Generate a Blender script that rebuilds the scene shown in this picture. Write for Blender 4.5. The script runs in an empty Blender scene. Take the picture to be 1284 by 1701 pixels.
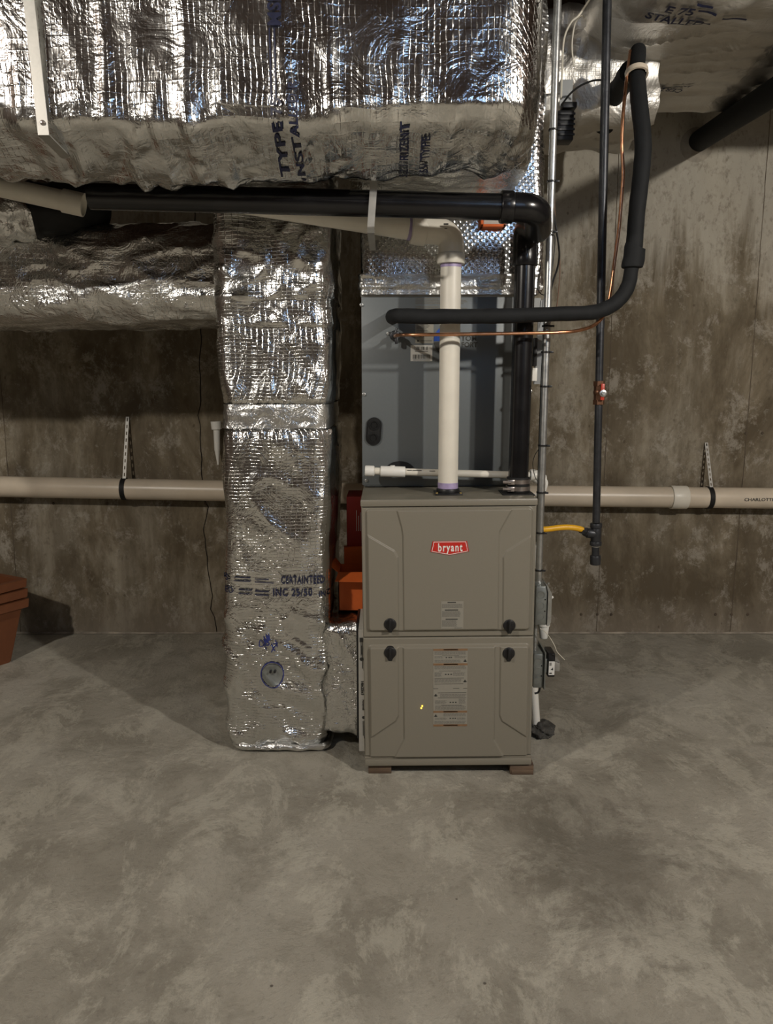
import bpy, bmesh, math, random
from mathutils import Vector, Matrix, noise
from mathutils.bvhtree import BVHTree
random.seed(7)
PI = math.pi
sc = bpy.context.scene
COL = sc.collection
# ------------------------------------------------------------------ camera, light, exposure
F_PX, PITCH, CAM_H = 1280.0, math.radians(9.7), 1.25
cd = bpy.data.cameras.new('camera'); cam = bpy.data.objects.new('camera', cd); COL.objects.link(cam)
cam.location = (0, 0, CAM_H); cam.rotation_euler = (PI/2 - PITCH, 0, 0)
cd.sensor_fit = 'HORIZONTAL'; cd.sensor_width = 36.0; cd.lens = 36.0*F_PX/1284.0
cd.clip_start = 0.05; cd.clip_end = 50
sc.camera = cam
w = bpy.data.worlds.new('world'); sc.world = w; w.use_nodes = True
w.node_tree.nodes['Background'].inputs[0].default_value = (0.9, 0.95, 1.0, 1)
w.node_tree.nodes['Background'].inputs[1].default_value = 0.0
def lamp(name, kind, loc, power, col, size=.05, rot=None, size_y=None):
    l = bpy.data.lights.new(name, kind); l.energy = power; l.color = col
    if kind == 'AREA':
        l.size = size
        if size_y: l.shape = 'RECTANGLE'; l.size_y = size_y
    else: l.shadow_soft_size = size
    o = bpy.data.objects.new(name, l); COL.objects.link(o); o.location = loc
    if rot: o.rotation_euler = rot
    return o
lamp('ceiling_bulb_left', 'POINT', (-1.9, .25, 2.41), 125, (1.0, .93, .83), .05)
lamp('ceiling_bulb_right', 'POINT', (2.0, .05, 2.41), 215, (1.0, .94, .85), .05)
# cold white tube light on the joists behind the camera, a little to the right
lamp('tube_light', 'AREA', (.85, -.9, 2.46), 6, (.42, .64, 1.0), .10, (math.radians(62), 0, math.radians(10)), 1.1)
lamp('added_fill_lamp', 'POINT', (-.3, -3.0, 2.4), 2.5, (1.0, .90, .80), .08)  # unseen fill lamp added behind the camera to lift the shade
sc.view_settings.view_transform = 'Standard'; sc.view_settings.look = 'None'
sc.view_settings.exposure = 0.0; sc.view_settings.gamma = 1.0; sc.view_settings.use_curve_mapping = False
sc.cycles.max_bounces = 6; sc.cycles.diffuse_bounces = 2; sc.cycles.sample_clamp_indirect = 4

# ------------------------------------------------------------------ helpers
def P(px, py, Y):
    v = (px - 642.0)/F_PX; u = (850.5 - py)/F_PX
    d = Vector((v, math.cos(PITCH) + u*math.sin(PITCH), -math.sin(PITCH) + u*math.cos(PITCH)))
    t = Y/d.y
    return Vector((d.x*t, Y, CAM_H + d.z*t))
def V(*a): return Vector(a)
MW = {}
def thing(name, label, cat, loc=(0, 0, 0), rot=(0, 0, 0), group=None):
    o = bpy.data.objects.new(name, None); COL.objects.link(o); o.empty_display_size = .05
    o.location = loc; o.rotation_euler = rot; o['label'] = label; o['category'] = cat
    if group: o['group'] = group
    MW[o.name] = Matrix.LocRotScale(Vector(loc), __import__('mathutils').Euler(rot), None)
    return o
def tag(o, label, cat, group=None, kind=None):
    o['label'] = label; o['category'] = cat
    if group: o['group'] = group
    if kind: o['kind'] = kind
    return o
def obj(name, bm, m, parent=None, world=True, smooth=True, label=None, angle=35):
    """link a bmesh as one object; world=True: coordinates are world ones even under a parent"""
    me = bpy.data.meshes.new(name)
    o = bpy.data.objects.new(name, me); COL.objects.link(o)
    if parent is not None:
        o.parent = parent
        if world: bmesh.ops.transform(bm, matrix=MW[parent.name].inverted(), verts=bm.verts)
        MW[o.name] = MW[parent.name]
    elif world:
        # origin at the thing's base
        n = max(1, len(bm.verts)); xs = [v.co for v in bm.verts]
        c = Vector((sum(v.x for v in xs)/n, sum(v.y for v in xs)/n, min(v.z for v in xs)))
        bmesh.ops.translate(bm, vec=-c, verts=bm.verts); o.location = c
        MW[o.name] = Matrix.Translation(c)
    bm.to_mesh(me); bm.free()
    if isinstance(m, (list, tuple)):
        for q in m: me.materials.append(q)
    else: me.materials.append(m)
    if smooth:
        for p in me.polygons: p.use_smooth = True
        me.set_sharp_from_angle(angle=math.radians(angle))
    if label: o['label'] = label
    return o
def new(): return bmesh.new()
def box(bm, c, s, bev=0, rot=None, seg=2):
    r = bmesh.ops.create_cube(bm, size=1.0)
    vs = r['verts']
    bmesh.ops.scale(bm, vec=Vector(s), verts=vs)
    if bev:
        es = list({e for v in vs for e in v.link_edges})
        rr = bmesh.ops.bevel(bm, geom=es, offset=bev, segments=seg, affect='EDGES', profile=.5)
        vs = list({v for v in rr['verts']} | {v for f in rr['faces'] for v in f.verts} | {v for v in vs if v.is_valid})
    if rot is not None: bmesh.ops.rotate(bm, cent=(0, 0, 0), matrix=rot, verts=vs)
    bmesh.ops.translate(bm, vec=Vector(c), verts=vs)
    return vs
def box2(bm, a, b, bev=0):
    a, b = Vector(a), Vector(b)
    return box(bm, (a+b)/2, (abs(b.x-a.x), abs(b.y-a.y), abs(b.z-a.z)), bev)
def frame_for(d):
    d = d.normalized(); up = V(0, 0, 1) if abs(d.z) < .95 else V(0, 1, 0)
    a = d.cross(up).normalized(); return a, a.cross(d).normalized()
def cyl(bm, a, b, r, r2=None, n=28, bev=0):
    a, b = Vector(a), Vector(b); r2 = r if r2 is None else r2
    d = (b-a).normalized(); x, y = frame_for(d)
    L = (b-a).length
    st = [(0, r), (L, r2)] if not bev else [(0, r-bev), (bev*.4, r-bev*.3), (bev, r), (L-bev, r2), (L-bev*.4, r2-bev*.3), (L, r2-bev)]
    rings = []
    for t, q in st:
        rings.append([bm.verts.new(a + d*t + (x*math.cos(2*PI*i/n) + y*math.sin(2*PI*i/n))*q) for i in range(n)])
    for k in range(len(rings)-1):
        for i in range(n):
            bm.faces.new((rings[k][i], rings[k][(i+1) % n], rings[k+1][(i+1) % n], rings[k+1][i]))
    bm.faces.new(rings[0][::-1]); bm.faces.new(rings[-1])
def ringpipe(bm, a, b, r, thick, n=28):
    """open hollow collar"""
    a, b = Vector(a), Vector(b); d = (b-a).normalized(); x, y = frame_for(d)
    def ring(c, q): return [bm.verts.new(c + (x*math.cos(2*PI*i/n) + y*math.sin(2*PI*i/n))*q) for i in range(n)]
    R = [ring(a, r), ring(b, r), ring(b, r-thick), ring(a, r-thick)]
    for k in range(4):
        A, B = R[k], R[(k+1) % 4]
        for i in range(n): bm.faces.new((A[i], A[(i+1) % n], B[(i+1) % n], B[i]))
def smooth_path(pts, sub=8):
    pts = [Vector(p) for p in pts]
    if len(pts) < 3: return pts
    out = []
    for i in range(len(pts)-1):
        p0 = pts[i-1] if i else pts[0]*2-pts[1]; p1, p2 = pts[i], pts[i+1]
        p3 = pts[i+2] if i+2 < len(pts) else pts[-1]*2-pts[-2]
        for k in range(sub):
            t = k/sub
            out.append(.5*((2*p1)+(-p0+p2)*t+(2*p0-5*p1+4*p2-p3)*t*t+(-p0+3*p1-3*p2+p3)*t*t*t))
    out.append(pts[-1]); return out
def fillet(pts, r, n=8):
    """polyline with rounded bends of radius r"""
    pts = [Vector(p) for p in pts]; out = [pts[0]]
    for i in range(1, len(pts)-1):
        a, b, c = pts[i-1], pts[i], pts[i+1]
        u = (a-b).normalized(); v = (c-b).normalized()
        ang = u.angle(v); L = min(r/math.tan(ang/2), (a-b).length*.49, (c-b).length*.49)
        p, q = b+u*L, b+v*L
        for k in range(n+1):
            t = k/n; out.append(p*(1-t)**2 + b*2*t*(1-t) + q*t*t)
    out.append(pts[-1]); return out
def tube(bm, pts, r, n=20, cap=True, wob=0):
    pts = [Vector(p) for p in pts]; m = len(pts)
    rr = r if isinstance(r, (list, tuple)) else [r]*m
    if len(rr) != m: rr = [rr[0] + (rr[-1]-rr[0])*i/(m-1) for i in range(m)]
    T = [(pts[min(i+1, m-1)]-pts[max(i-1, 0)]).normalized() for i in range(m)]
    x, _ = frame_for(T[0]); rings = []
    for i in range(m):
        x = (x - T[i]*x.dot(T[i])).normalized(); y = T[i].cross(x)
        q = rr[i]
        ring = []
        for k in range(n):
            a = 2*PI*k/n; p = pts[i] + (x*math.cos(a)+y*math.sin(a))*q
            if wob: p += (x*math.cos(a)+y*math.sin(a))*noise.noise(p*25)*wob
            ring.append(bm.verts.new(p))
        rings.append(ring)
    for i in range(m-1):
        for k in range(n):
            bm.faces.new((rings[i][k], rings[i][(k+1) % n], rings[i+1][(k+1) % n], rings[i+1][k]))
    if cap: bm.faces.new(rings[0][::-1]); bm.faces.new(rings[-1])
def prism(bm, poly, d, thick):
    """poly: world points in a plane, extruded by vector d"""
    a = [bm.verts.new(Vector(p)) for p in poly]; b = [bm.verts.new(Vector(p)+Vector(d)*thick) for p in poly]
    n = len(a)
    bm.faces.new(a); bm.faces.new(b[::-1])
    fs = [bm.faces.new((a[i], b[i], b[(i+1) % n], a[(i+1) % n])) for i in range(n)]
    bmesh.ops.recalc_face_normals(bm, faces=list({f for v in a+b for f in v.link_faces}))
def lerp_tab(tab, t):
    tab = sorted(tab)
    if t <= tab[0][0]: return tab[0][1]
    for (a, va), (b, vb) in zip(tab, tab[1:]):
        if t <= b:
            k = (t-a)/(b-a); k = k*k*(3-2*k); return va+(vb-va)*k
    return tab[-1][1]

# ------------------------------------------------------------------ materials
class NT:
    def __init__(s, name):
        s.m = bpy.data.materials.new(name); s.m.use_nodes = True; s.t = s.m.node_tree; s.n = s.t.nodes
        s.b = s.n['Principled BSDF']
    def add(s, t, **k):
        nd = s.n.new(t)
        for a, v in k.items(): setattr(nd, a, v)
        return nd
    def link(s, a, b): s.t.links.new(a, b)
    def val(s, nd, i, v):
        if hasattr(v, 'is_output') or hasattr(v, 'links'): s.link(v, nd.inputs[i])
        else: nd.inputs[i].default_value = v
    def math(s, op, a, b=0.0, c=None, clamp=False):
        nd = s.add('ShaderNodeMath', operation=op, use_clamp=clamp); s.val(nd, 0, a); s.val(nd, 1, b)
        if c is not None: s.val(nd, 2, c)
        return nd.outputs[0]
    def coords(s, kind='Object', scale=(1, 1, 1), loc=(0, 0, 0)):
        tc = s.add('ShaderNodeTexCoord'); mp = s.add('ShaderNodeMapping'); s.link(tc.outputs[kind], mp.inputs[0])
        mp.inputs['Scale'].default_value = scale; mp.inputs['Location'].default_value = loc
        return mp.outputs[0]
    def noise(s, vec, scale, detail=4, rough=.55, dist=0):
        nd = s.add('ShaderNodeTexNoise'); s.link(vec, nd.inputs['Vector'])
        nd.inputs['Scale'].default_value = scale; nd.inputs['Detail'].default_value = detail
        nd.inputs['Roughness'].default_value = rough; nd.inputs['Distortion'].default_value = dist
        return nd.outputs[0]
    def ramp(s, fac, stops):
        nd = s.add('ShaderNodeValToRGB'); s.link(fac, nd.inputs[0]); e = nd.color_ramp.elements
        while len(e) < len(stops): e.new(.5)
        for i, (p, c) in enumerate(stops):
            e[i].position = p; e[i].color = (c, c, c, 1) if not isinstance(c, (tuple, list)) else (*c, 1)
        return nd.outputs[0]
    def mix(s, f, a, b, mode='MIX'):
        nd = s.add('ShaderNodeMix', data_type='RGBA', blend_type=mode)
        s.val(nd, 0, f)
        for i, v in ((6, a), (7, b)):
            if isinstance(v, tuple): nd.inputs[i].default_value = (*v, 1)
            else: s.link(v, nd.inputs[i])
        return nd.outputs[2]
    def bump(s, h, strength=.3, dist=.01, prev=None):
        nd = s.add('ShaderNodeBump'); nd.inputs['Strength'].default_value = strength; nd.inputs['Distance'].default_value = dist
        s.link(h, nd.inputs['Height'])
        if prev is not None: s.link(prev, nd.inputs['Normal'])
        return nd.outputs[0]
    def setp(s, **k):
        for a, v in k.items():
            i = s.b.inputs[{'color': 'Base Color', 'rough': 'Roughness', 'metal': 'Metallic', 'normal': 'Normal', 'spec': 'Specular IOR Level',
                            'coat': 'Coat Weight', 'emis': 'Emission Color', 'estr': 'Emission Strength', 'trans': 'Transmission Weight', 'ior': 'IOR', 'sss': 'Subsurface Weight'}[a]]
            if hasattr(v, 'is_output'): s.link(v, i)
            elif isinstance(v, tuple): i.default_value = (*v, 1)
            else: i.default_value = v
        return s.m
def plain(name, col, rough=.5, metal=0, var=.12, scale=30, bump=.05, spec=.5, coat=0):
    t = NT(name); c = t.coords()
    n = t.noise(c, scale, 5, .6)
    k = t.ramp(n, [(.3, tuple(x*(1-var) for x in col)), (.7, tuple(min(1, x*(1+var)) for x in col))])
    r = t.math('MULTIPLY_ADD', n, .16, rough-.08)
    return t.setp(color=k, rough=r, metal=metal, spec=spec, coat=coat, normal=t.bump(t.noise(c, scale*6, 3), bump, .002))

def foil(name, col=(.77, .775, .76), rough=.20, scrim=.5, du=.014, dv=.014, crumple=.5, cr_scale=22, dots=False, skew=0.0):
    t = NT(name); uv = t.add('ShaderNodeTexCoord').outputs['UV']; ob = t.coords()
    nz = t.add('ShaderNodeTexNoise'); t.link(uv, nz.inputs['Vector']); nz.inputs['Scale'].default_value = 9; nz.inputs['Detail'].default_value = 3
    sub = t.add('ShaderNodeVectorMath', operation='SUBTRACT'); t.link(nz.outputs['Color'], sub.inputs[0]); sub.inputs[1].default_value = (.5, .5, .5)
    sc_ = t.add('ShaderNodeVectorMath', operation='SCALE'); t.link(sub.outputs[0], sc_.inputs[0]); sc_.inputs['Scale'].default_value = .02
    ad = t.add('ShaderNodeVectorMath', operation='ADD'); t.link(uv, ad.inputs[0]); t.link(sc_.outputs[0], ad.inputs[1])
    sp = t.add('ShaderNodeSeparateXYZ'); t.link(ad.outputs[0], sp.inputs[0])
    U = t.math('ADD', sp.outputs[0], t.math('MULTIPLY', sp.outputs[1], skew)); W = sp.outputs[1]
    if dots:
        a = t.math('SINE', t.math('MULTIPLY', U, 2*PI/du)); b = t.math('SINE', t.math('MULTIPLY', W, 2*PI/dv))
        g = t.math('MAXIMUM', t.math('MULTIPLY', a, b), 0.0)
    else:
        def line(x, d, wd):
            f = t.math('PINGPONG', t.math('DIVIDE', x, d), .5)      # 0 at the thread
            q = t.math('MULTIPLY_ADD', f, -1.0/wd, 1.0, clamp=True)
            return t.math('MULTIPLY', q, q)
        patch = t.ramp(t.noise(uv, 7, 3, .6), [(.36, .05), (.62, 1.0)])
        dash = t.ramp(t.noise(uv, 60, 2, .6), [(.35, .25), (.6, 1.0)])
        g = t.math('MULTIPLY', t.math('MULTIPLY', t.math('MAXIMUM', line(U, du, .16), t.math('MULTIPLY', line(W, dv, .16), .8)), patch), dash)
    n1 = t.noise(ob, cr_scale, 4, .62, 1.2)
    rid = t.math('ABSOLUTE', t.math('MULTIPLY_ADD', n1, 2.0, -1.0))
    n2 = t.noise(ob, cr_scale*5.5, 4, .65, .8)
    vo = t.add('ShaderNodeTexVoronoi', feature='DISTANCE_TO_EDGE'); t.link(ob, vo.inputs['Vector']); vo.inputs['Scale'].default_value = cr_scale*1.7
    ve = t.ramp(vo.outputs['Distance'], [(0.0, 0.0), (.12, 1.0)])
    nn = t.bump(rid, crumple, .012)
    nn = t.bump(ve, crumple*.22, .004, nn)
    nn = t.bump(n2, crumple*.7, .004, nn)
    if scrim: nn = t.bump(g, scrim, .0018, nn)
    big = t.noise(ob, 3.0, 3, .5)
    rr = t.math('ADD', t.math('MULTIPLY_ADD', big, .22, rough-.11), t.math('MULTIPLY', n2, .10))
    colr = t.mix(t.ramp(big, [(.35, 0.0), (.65, 1.0)]), tuple(x*.86 for x in col), col)
    colr = t.mix(t.math('MULTIPLY', g, .25 if scrim else 0.0), colr, tuple(min(1, x*1.15) for x in col))
    return t.setp(color=colr, metal=1.0, rough=rr, normal=nn)

def concrete_wall():
    t = NT('poured_concrete_wall'); c = t.coords('Object')
    sp = t.add('ShaderNodeSeparateXYZ'); t.link(c, sp.inputs[0]); Z = sp.outputs[2]
    n1 = t.noise(t.coords('Object', (1, 1, .45)), 3.2, 9, .66, .4)
    st = t.noise(t.coords('Object', (1, 1, .10)), 9, 8, .68, .25)
    fine = t.noise(t.coords('Object', (1, 1, .6)), 42, 6, .7)
    col = t.ramp(n1, [(.40, (.120, .094, .060)), (.50, (.225, .187, .130)), (.60, (.38, .338, .26))])
    col = t.mix(t.ramp(st, [(.40, .55), (.62, 0.0)]), col, (.125, .102, .070))
    # pale clean band high on the wall, dark streaks running down from it
    edge = t.math('ADD', Z, t.math('MULTIPLY_ADD', st, 1.5, -.75))
    top = t.ramp(t.math('MULTIPLY_ADD', edge, .5, 0.0), [(.83, 0.0), (.97, 1.0)])
    col = t.mix(t.math('MULTIPLY', top, .8), col, (.44, .41, .345))
    # chalky patches
    pt = t.ramp(t.noise(t.coords('Object', (1, 1, .8)), 7.5, 12, .82, .25), [(.52, 0.0), (.60, .55)])
    col = t.mix(pt, col, (.46, .425, .36))
    col = t.mix(t.ramp(fine, [(.30, .6), (.48, 0.0)]), col, (.12, .10, .07))
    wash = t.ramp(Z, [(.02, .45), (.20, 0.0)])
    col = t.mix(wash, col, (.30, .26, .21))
    pits = t.add('ShaderNodeTexVoronoi'); t.link(t.coords('Object', (1, 1, .7)), pits.inputs['Vector']); pits.inputs['Scale'].default_value = 11
    pm = t.ramp(t.math('ADD', pits.outputs['Distance'], t.math('MULTIPLY', fine, .12)), [(.10, 1.0), (.13, 0.0)])
    col = t.mix(t.math('MULTIPLY', pm, .6), col, (.09, .07, .045))
    nn = t.bump(n1, .25, .03); nn = t.bump(fine, .35, .006, nn); nn = t.bump(pm, -.4, .006, nn)
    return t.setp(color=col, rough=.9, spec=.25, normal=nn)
def concrete_floor():
    t = NT('troweled_concrete_floor'); c = t.coords('Object')
    n1 = t.noise(c, 1.1, 8, .62, .6); n2 = t.noise(c, 3.6, 11, .74, .4)
    sw = t.noise(t.coords('Object', (1, .6, 1)), 5.0, 12, .80, .35); fi = t.noise(c, 60, 5, .7)
    col = t.ramp(n1, [(.34, (.33, .306, .250)), (.52, (.45, .42, .352)), (.66, (.54, .512, .44))])
    col = t.mix(t.ramp(n2, [(.40, .6), (.52, 0.0)]), col, (.27, .248, .198))
    col = t.mix(t.ramp(sw, [(.50, 0.0), (.56, .5)]), col, (.66, .63, .53))
    col = t.mix(t.ramp(fi, [(.30, .35), (.46, 0.0)]), col, (.17, .155, .125))
    # a damp-looking stain to the right of the furnace
    mp = t.coords('Object', (3.2, 2.2, 0), (-1.85, -4.15, 0)); le = t.add('ShaderNodeVectorMath', operation='LENGTH'); t.link(mp, le.inputs[0])
    sd = t.math('ADD', le.outputs['Value'], t.math('MULTIPLY_ADD', n2, 2.2, -1.1))
    col = t.mix(t.ramp(sd, [(.25, .5), (.95, 0.0)]), col, (.13, .115, .09))
    sp = t.add('ShaderNodeTexVoronoi'); t.link(c, sp.inputs['Vector']); sp.inputs['Scale'].default_value = 6.5; sp.inputs['Randomness'].default_value = 1
    col = t.mix(t.ramp(sp.outputs['Distance'], [(.018, .8), (.03, 0.0)]), col, (.07, .06, .05))
    nn = t.bump(sw, .8, .02); nn = t.bump(n2, .5, .03, nn); nn = t.bump(fi, .35, .004, nn)
    return t.setp(color=col, rough=t.math('MULTIPLY_ADD', sw, .25, .50), spec=.35, normal=nn)
def wood(name, a, b, axis=(1, 12, 12)):
    t = NT(name); c = t.coords('Object', axis); n = t.noise(c, 4, 6, .6, .8)
    return t.setp(color=t.ramp(n, [(.35, a), (.65, b)]), rough=.75, normal=t.bump(n, .3, .004))

M = dict(
    dark_wall=plain('dark_unseen_wall', (.075, .052, .038), .8, 0, .3, 3, .1),  # finish of the unseen walls, made dark to cut bounced light
    wall=concrete_wall(), floor=concrete_floor(),
    joist=wood('pine_joist', (.085, .045, .028), (.14, .08, .05), (12, 1, 12)), sheath=wood('floor_sheathing', (.075, .042, .028), (.12, .072, .048), (3, 3, 3)),
    foil_trunk=foil('foil_scrim_trunk', rough=.13, scrim=.52, du=.0135, dv=.024, crumple=.29, cr_scale=9),
    foil_col=foil('foil_scrim_column', rough=.15, scrim=.75, du=.017, dv=.011, crumple=.31, cr_scale=9, skew=.08),
    foil_low=foil('foil_scrim_return', rough=.17, scrim=.5, crumple=.52, cr_scale=12),
    foil_dull=foil('foil_scrim_branch', col=(.66, .64, .60), rough=.42, scrim=.35, crumple=.5, cr_scale=5),
    foil_tape=foil('foil_tape', rough=.24, scrim=0, crumple=.35, cr_scale=16),
    bubble=foil('foil_bubble_wrap', rough=.16, scrim=.40, du=.020, dv=.020, crumple=.10, cr_scale=9, dots=True),
    cab=plain('furnace_paint', (.222, .204, .163), .36, .0, .03, 260, .12, .5),
    cab_top=plain('furnace_top_paint', (.20, .185, .145), .5, .3, .15, 12, .1),
    coil=plain('coil_cabinet_paint', (.148, .164, .170), .40, .15, .03, 120, .05),
    galv=plain('galvanized_steel', (.52, .53, .52), .36, .9, .16, 45, .05),
    galv_dark=plain('dull_galvanized_box', (.30, .32, .31), .42, .75, .14, 25, .05),
    strap=plain('galvanized_strap', (.40, .39, .36), .42, .3, .12, 40, .05),
    pvc=plain('white_pvc', (.80, .76, .66), .38, 0, .05, 14, .03),
    pvc_old=plain('aged_pvc', (.66, .57, .45), .32, 0, .09, 6, .03),
    pvc_white=plain('clean_white_pvc', (.83, .82, .77), .35, 0, .03, 20, .02),
    primer=plain('purple_primer', (.42, .34, .55), .45, 0, .2, 40, .02),
    abs_=plain('black_abs', (.007, .007, .008), .24, 0, .25, 12, .02, .55),
    rubber=plain('black_rubber', (.012, .012, .012), .6, 0, .2, 40, .08, .3),
    foam=plain('black_foam_insulation', (.011, .012, .013), .75, 0, .25, 30, .25, .3),
    clamp=plain('clamp_steel', (.45, .40, .37), .3, .9, .1, 40, .02),
    copper=plain('copper', (.72, .36, .20), .30, 1.0, .18, 40, .03),
    black_iron=plain('black_iron', (.045, .047, .052), .40, .55, .3, 30, .12),
    brass=plain('brass', (.78, .60, .25), .3, 1, .1, 40, .02),
    bronze=plain('valve_bronze', (.17, .085, .05), .4, .8, .15, 40, .05),
    redplastic=plain('red_plastic', (.50, .05, .025), .4, 0, .1, 30, .02),
    yellow=plain('yellow_gas_hose', (.86, .45, .015), .38, 0, .05, 30, .03),
    black=plain('black_plastic', (.011, .011, .012), .42, 0, .2, 30, .03),
    hole=plain('dark_hollow', (.004, .004, .004), .9, 0, .1, 10, 0),
    label=plain('label_paper', (.285, .270, .225), .5, 0, .03, 60, .02),
    label2=plain('label_bright_paper', (.62, .61, .57), .5, 0, .03, 60, .02),
    ink=plain('printed_ink', (.045, .045, .04), .6, 0, .1, 60, 0),
    ink_grey=plain('printed_grey_ink', (.15, .145, .125), .6, 0, .15, 200, 0),
    ink_brown=plain('printed_brown_ink', (.23, .13, .065), .6, 0, .1, 60, 0),
    inkblue=plain('blue_foil_print', (.012, .015, .045), .5, 0, .25, 40, 0),
    marker=plain('blue_marker', (.02, .03, .16), .5, 0, .1, 40, 0),
    redlogo=plain('red_badge', (.56, .028, .02), .35, 0, .03, 40, 0),
    white=plain('white_print', (.85, .84, .80), .45, 0, .02, 40, 0),
    bluelogo=plain('blue_print', (.02, .08, .40), .4, 0, .1, 40, 0),
    card=plain('white_cardboard', (.56, .54, .48), .8, 0, .05, 40, .05),
    terracotta=plain('terracotta_plastic', (.17, .058, .022), .6, 0, .10, 18, .05),
    redbox=plain('red_cardboard', (.32, .018, .010), .6, 0, .08, 18, .03),
    orange=plain('orange_cardboard', (.72, .14, .022), .65, 0, .08, 18, .03),
    block=wood('scrap_wood', (.07, .045, .03), (.15, .10, .065)),
    mastic=plain('grey_foam_lump', (.06, .058, .052), .8, 0, .5, 25, .6),
    crack=plain('crack_shadow', (.018, .014, .010), 1.0, 0, .2, 20, .1),
    seam=plain('form_seam', (.11, .085, .060), .95, 0, .4, 9, .2),
    cup=plain('translucent_cup', (.72, .72, .68), .3, 0, .05, 20, .02),
    greyplastic=plain('grey_plastic', (.30, .31, .31), .45, 0, .05, 20, .02),
    wire_white=plain('white_wire', (.66, .62, .52), .5, 0, .05, 20, 0),
    wire_brown=plain('brown_wire', (.20, .11, .07), .5, 0, .05, 20, 0),
)
t_ = NT('led_window'); M['led'] = t_.setp(color=(.9, .5, .05), emis=(1.0, .62, .08), estr=2.2)

# ------------------------------------------------------------------ lettering and marks
def text_bm(s, height, xscale=1.0, bold=0.0, rotz=0.0, sub=1, shear=0.0, space=1.0):
    """lettering in the XY plane, centred, cap height = height"""
    cu = bpy.data.curves.new('t', 'FONT'); cu.body = s; cu.size = height/.7; cu.offset = bold*height; cu.shear = shear
    cu.align_x = 'CENTER'; cu.align_y = 'CENTER'; cu.resolution_u = 3; cu.space_character = space
    o = bpy.data.objects.new('t', cu); COL.objects.link(o)
    me = bpy.data.meshes.new_from_object(o.evaluated_get(bpy.context.evaluated_depsgraph_get()))
    bpy.data.objects.remove(o); bpy.data.curves.remove(cu)
    bm = bmesh.new(); bm.from_mesh(me); bpy.data.meshes.remove(me)
    bmesh.ops.scale(bm, vec=(xscale, 1, 1), verts=bm.verts)
    bmesh.ops.triangulate(bm, faces=bm.faces)
    if sub: bmesh.ops.subdivide_edges(bm, edges=bm.edges, cuts=sub, use_grid_fill=True)
    bmesh.ops.rotate(bm, cent=(0, 0, 0), matrix=Matrix.Rotation(rotz, 3, 'Z'), verts=bm.verts)
    return bm
def join(bm, other, mat=None):
    if mat is not None: bmesh.ops.transform(other, matrix=mat, verts=other.verts)
    me = bpy.data.meshes.new('tmp'); other.to_mesh(me); bm.from_mesh(me); bpy.data.meshes.remove(me); other.free()
    return bm
UPRIGHT = Matrix.Rotation(PI/2, 4, 'X')         # XY drawing -> XZ plane facing -Y
def rect(bm, x0, z0, x1, z1, y):
    vs = [bm.verts.new((x, y, z)) for x, z in ((x0, z0), (x1, z0), (x1, z1), (x0, z1))]; bm.faces.new(vs)
def bvh_of(o):
    me = o.data; mw = MW[o.name] if o.parent else Matrix.Translation(o.location)
    return BVHTree.FromPolygons([mw @ v.co for v in me.vertices], [tuple(p.vertices) for p in me.polygons])
def print_on(name, bm2, target_bvh, origin, ex, ey, direction, m, parent, off=.0015, label=None):
    """drape a flat drawing (XY) over a surface: origin + x*ex + y*ey, cast along direction"""
    ex, ey, direction = Vector(ex), Vector(ey), Vector(direction).normalized()
    dead = []
    for v in bm2.verts:
        p = Vector(origin) + ex*v.co.x + ey*v.co.y
        h = target_bvh.ray_cast(p - direction*.3, direction, 1.0)
        if h[0] is None: dead.append(v); v.co = p
        else: v.co = h[0] - direction*off
    if dead: bmesh.ops.delete(bm2, geom=dead, context='VERTS')
    return obj(name, bm2, m, parent, smooth=False, label=label)

# ------------------------------------------------------------------ the room
def struct(name, bm, m, parent=None, **k):
    o = obj(name, bm, m, parent, world=False, **k)
    if parent is None: o['kind'] = 'structure'; MW[o.name] = Matrix.Identity(4)
    return o
WY = 3.70; CEIL = 2.78
bm = new(); box2(bm, (-4.2, -4.0, -.1), (4.2, WY+.2, 0)); struct('floor', bm, M['floor'], smooth=False)
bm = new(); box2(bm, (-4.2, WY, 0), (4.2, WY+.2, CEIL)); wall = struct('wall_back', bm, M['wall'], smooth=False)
bm = new(); box2(bm, (-4.4, -4.0, 0), (-4.2, WY, CEIL)); struct('wall_left', bm, M['dark_wall'], smooth=False)
bm = new(); box2(bm, (4.2, -4.0, 0), (4.4, WY, CEIL)); struct('wall_right', bm, M['dark_wall'], smooth=False)
bm = new(); box2(bm, (-4.2, -4.2, 0), (4.2, -4.0, CEIL)); struct('wall_front', bm, M['dark_wall'], smooth=False)
bm = new(); box2(bm, (-4.2, -4.0, CEIL), (4.2, WY+.2, CEIL+.1))
ce = struct('ceiling', bm, M['sheath'], smooth=False)
bm = new()
x = -4.1
while x < 4.2:
    box2(bm, (x-.02, -4.0, CEIL-.22), (x+.02, WY, CEIL)); x += .406
struct('ceiling_joists', bm, M['joist'], smooth=False)
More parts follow.
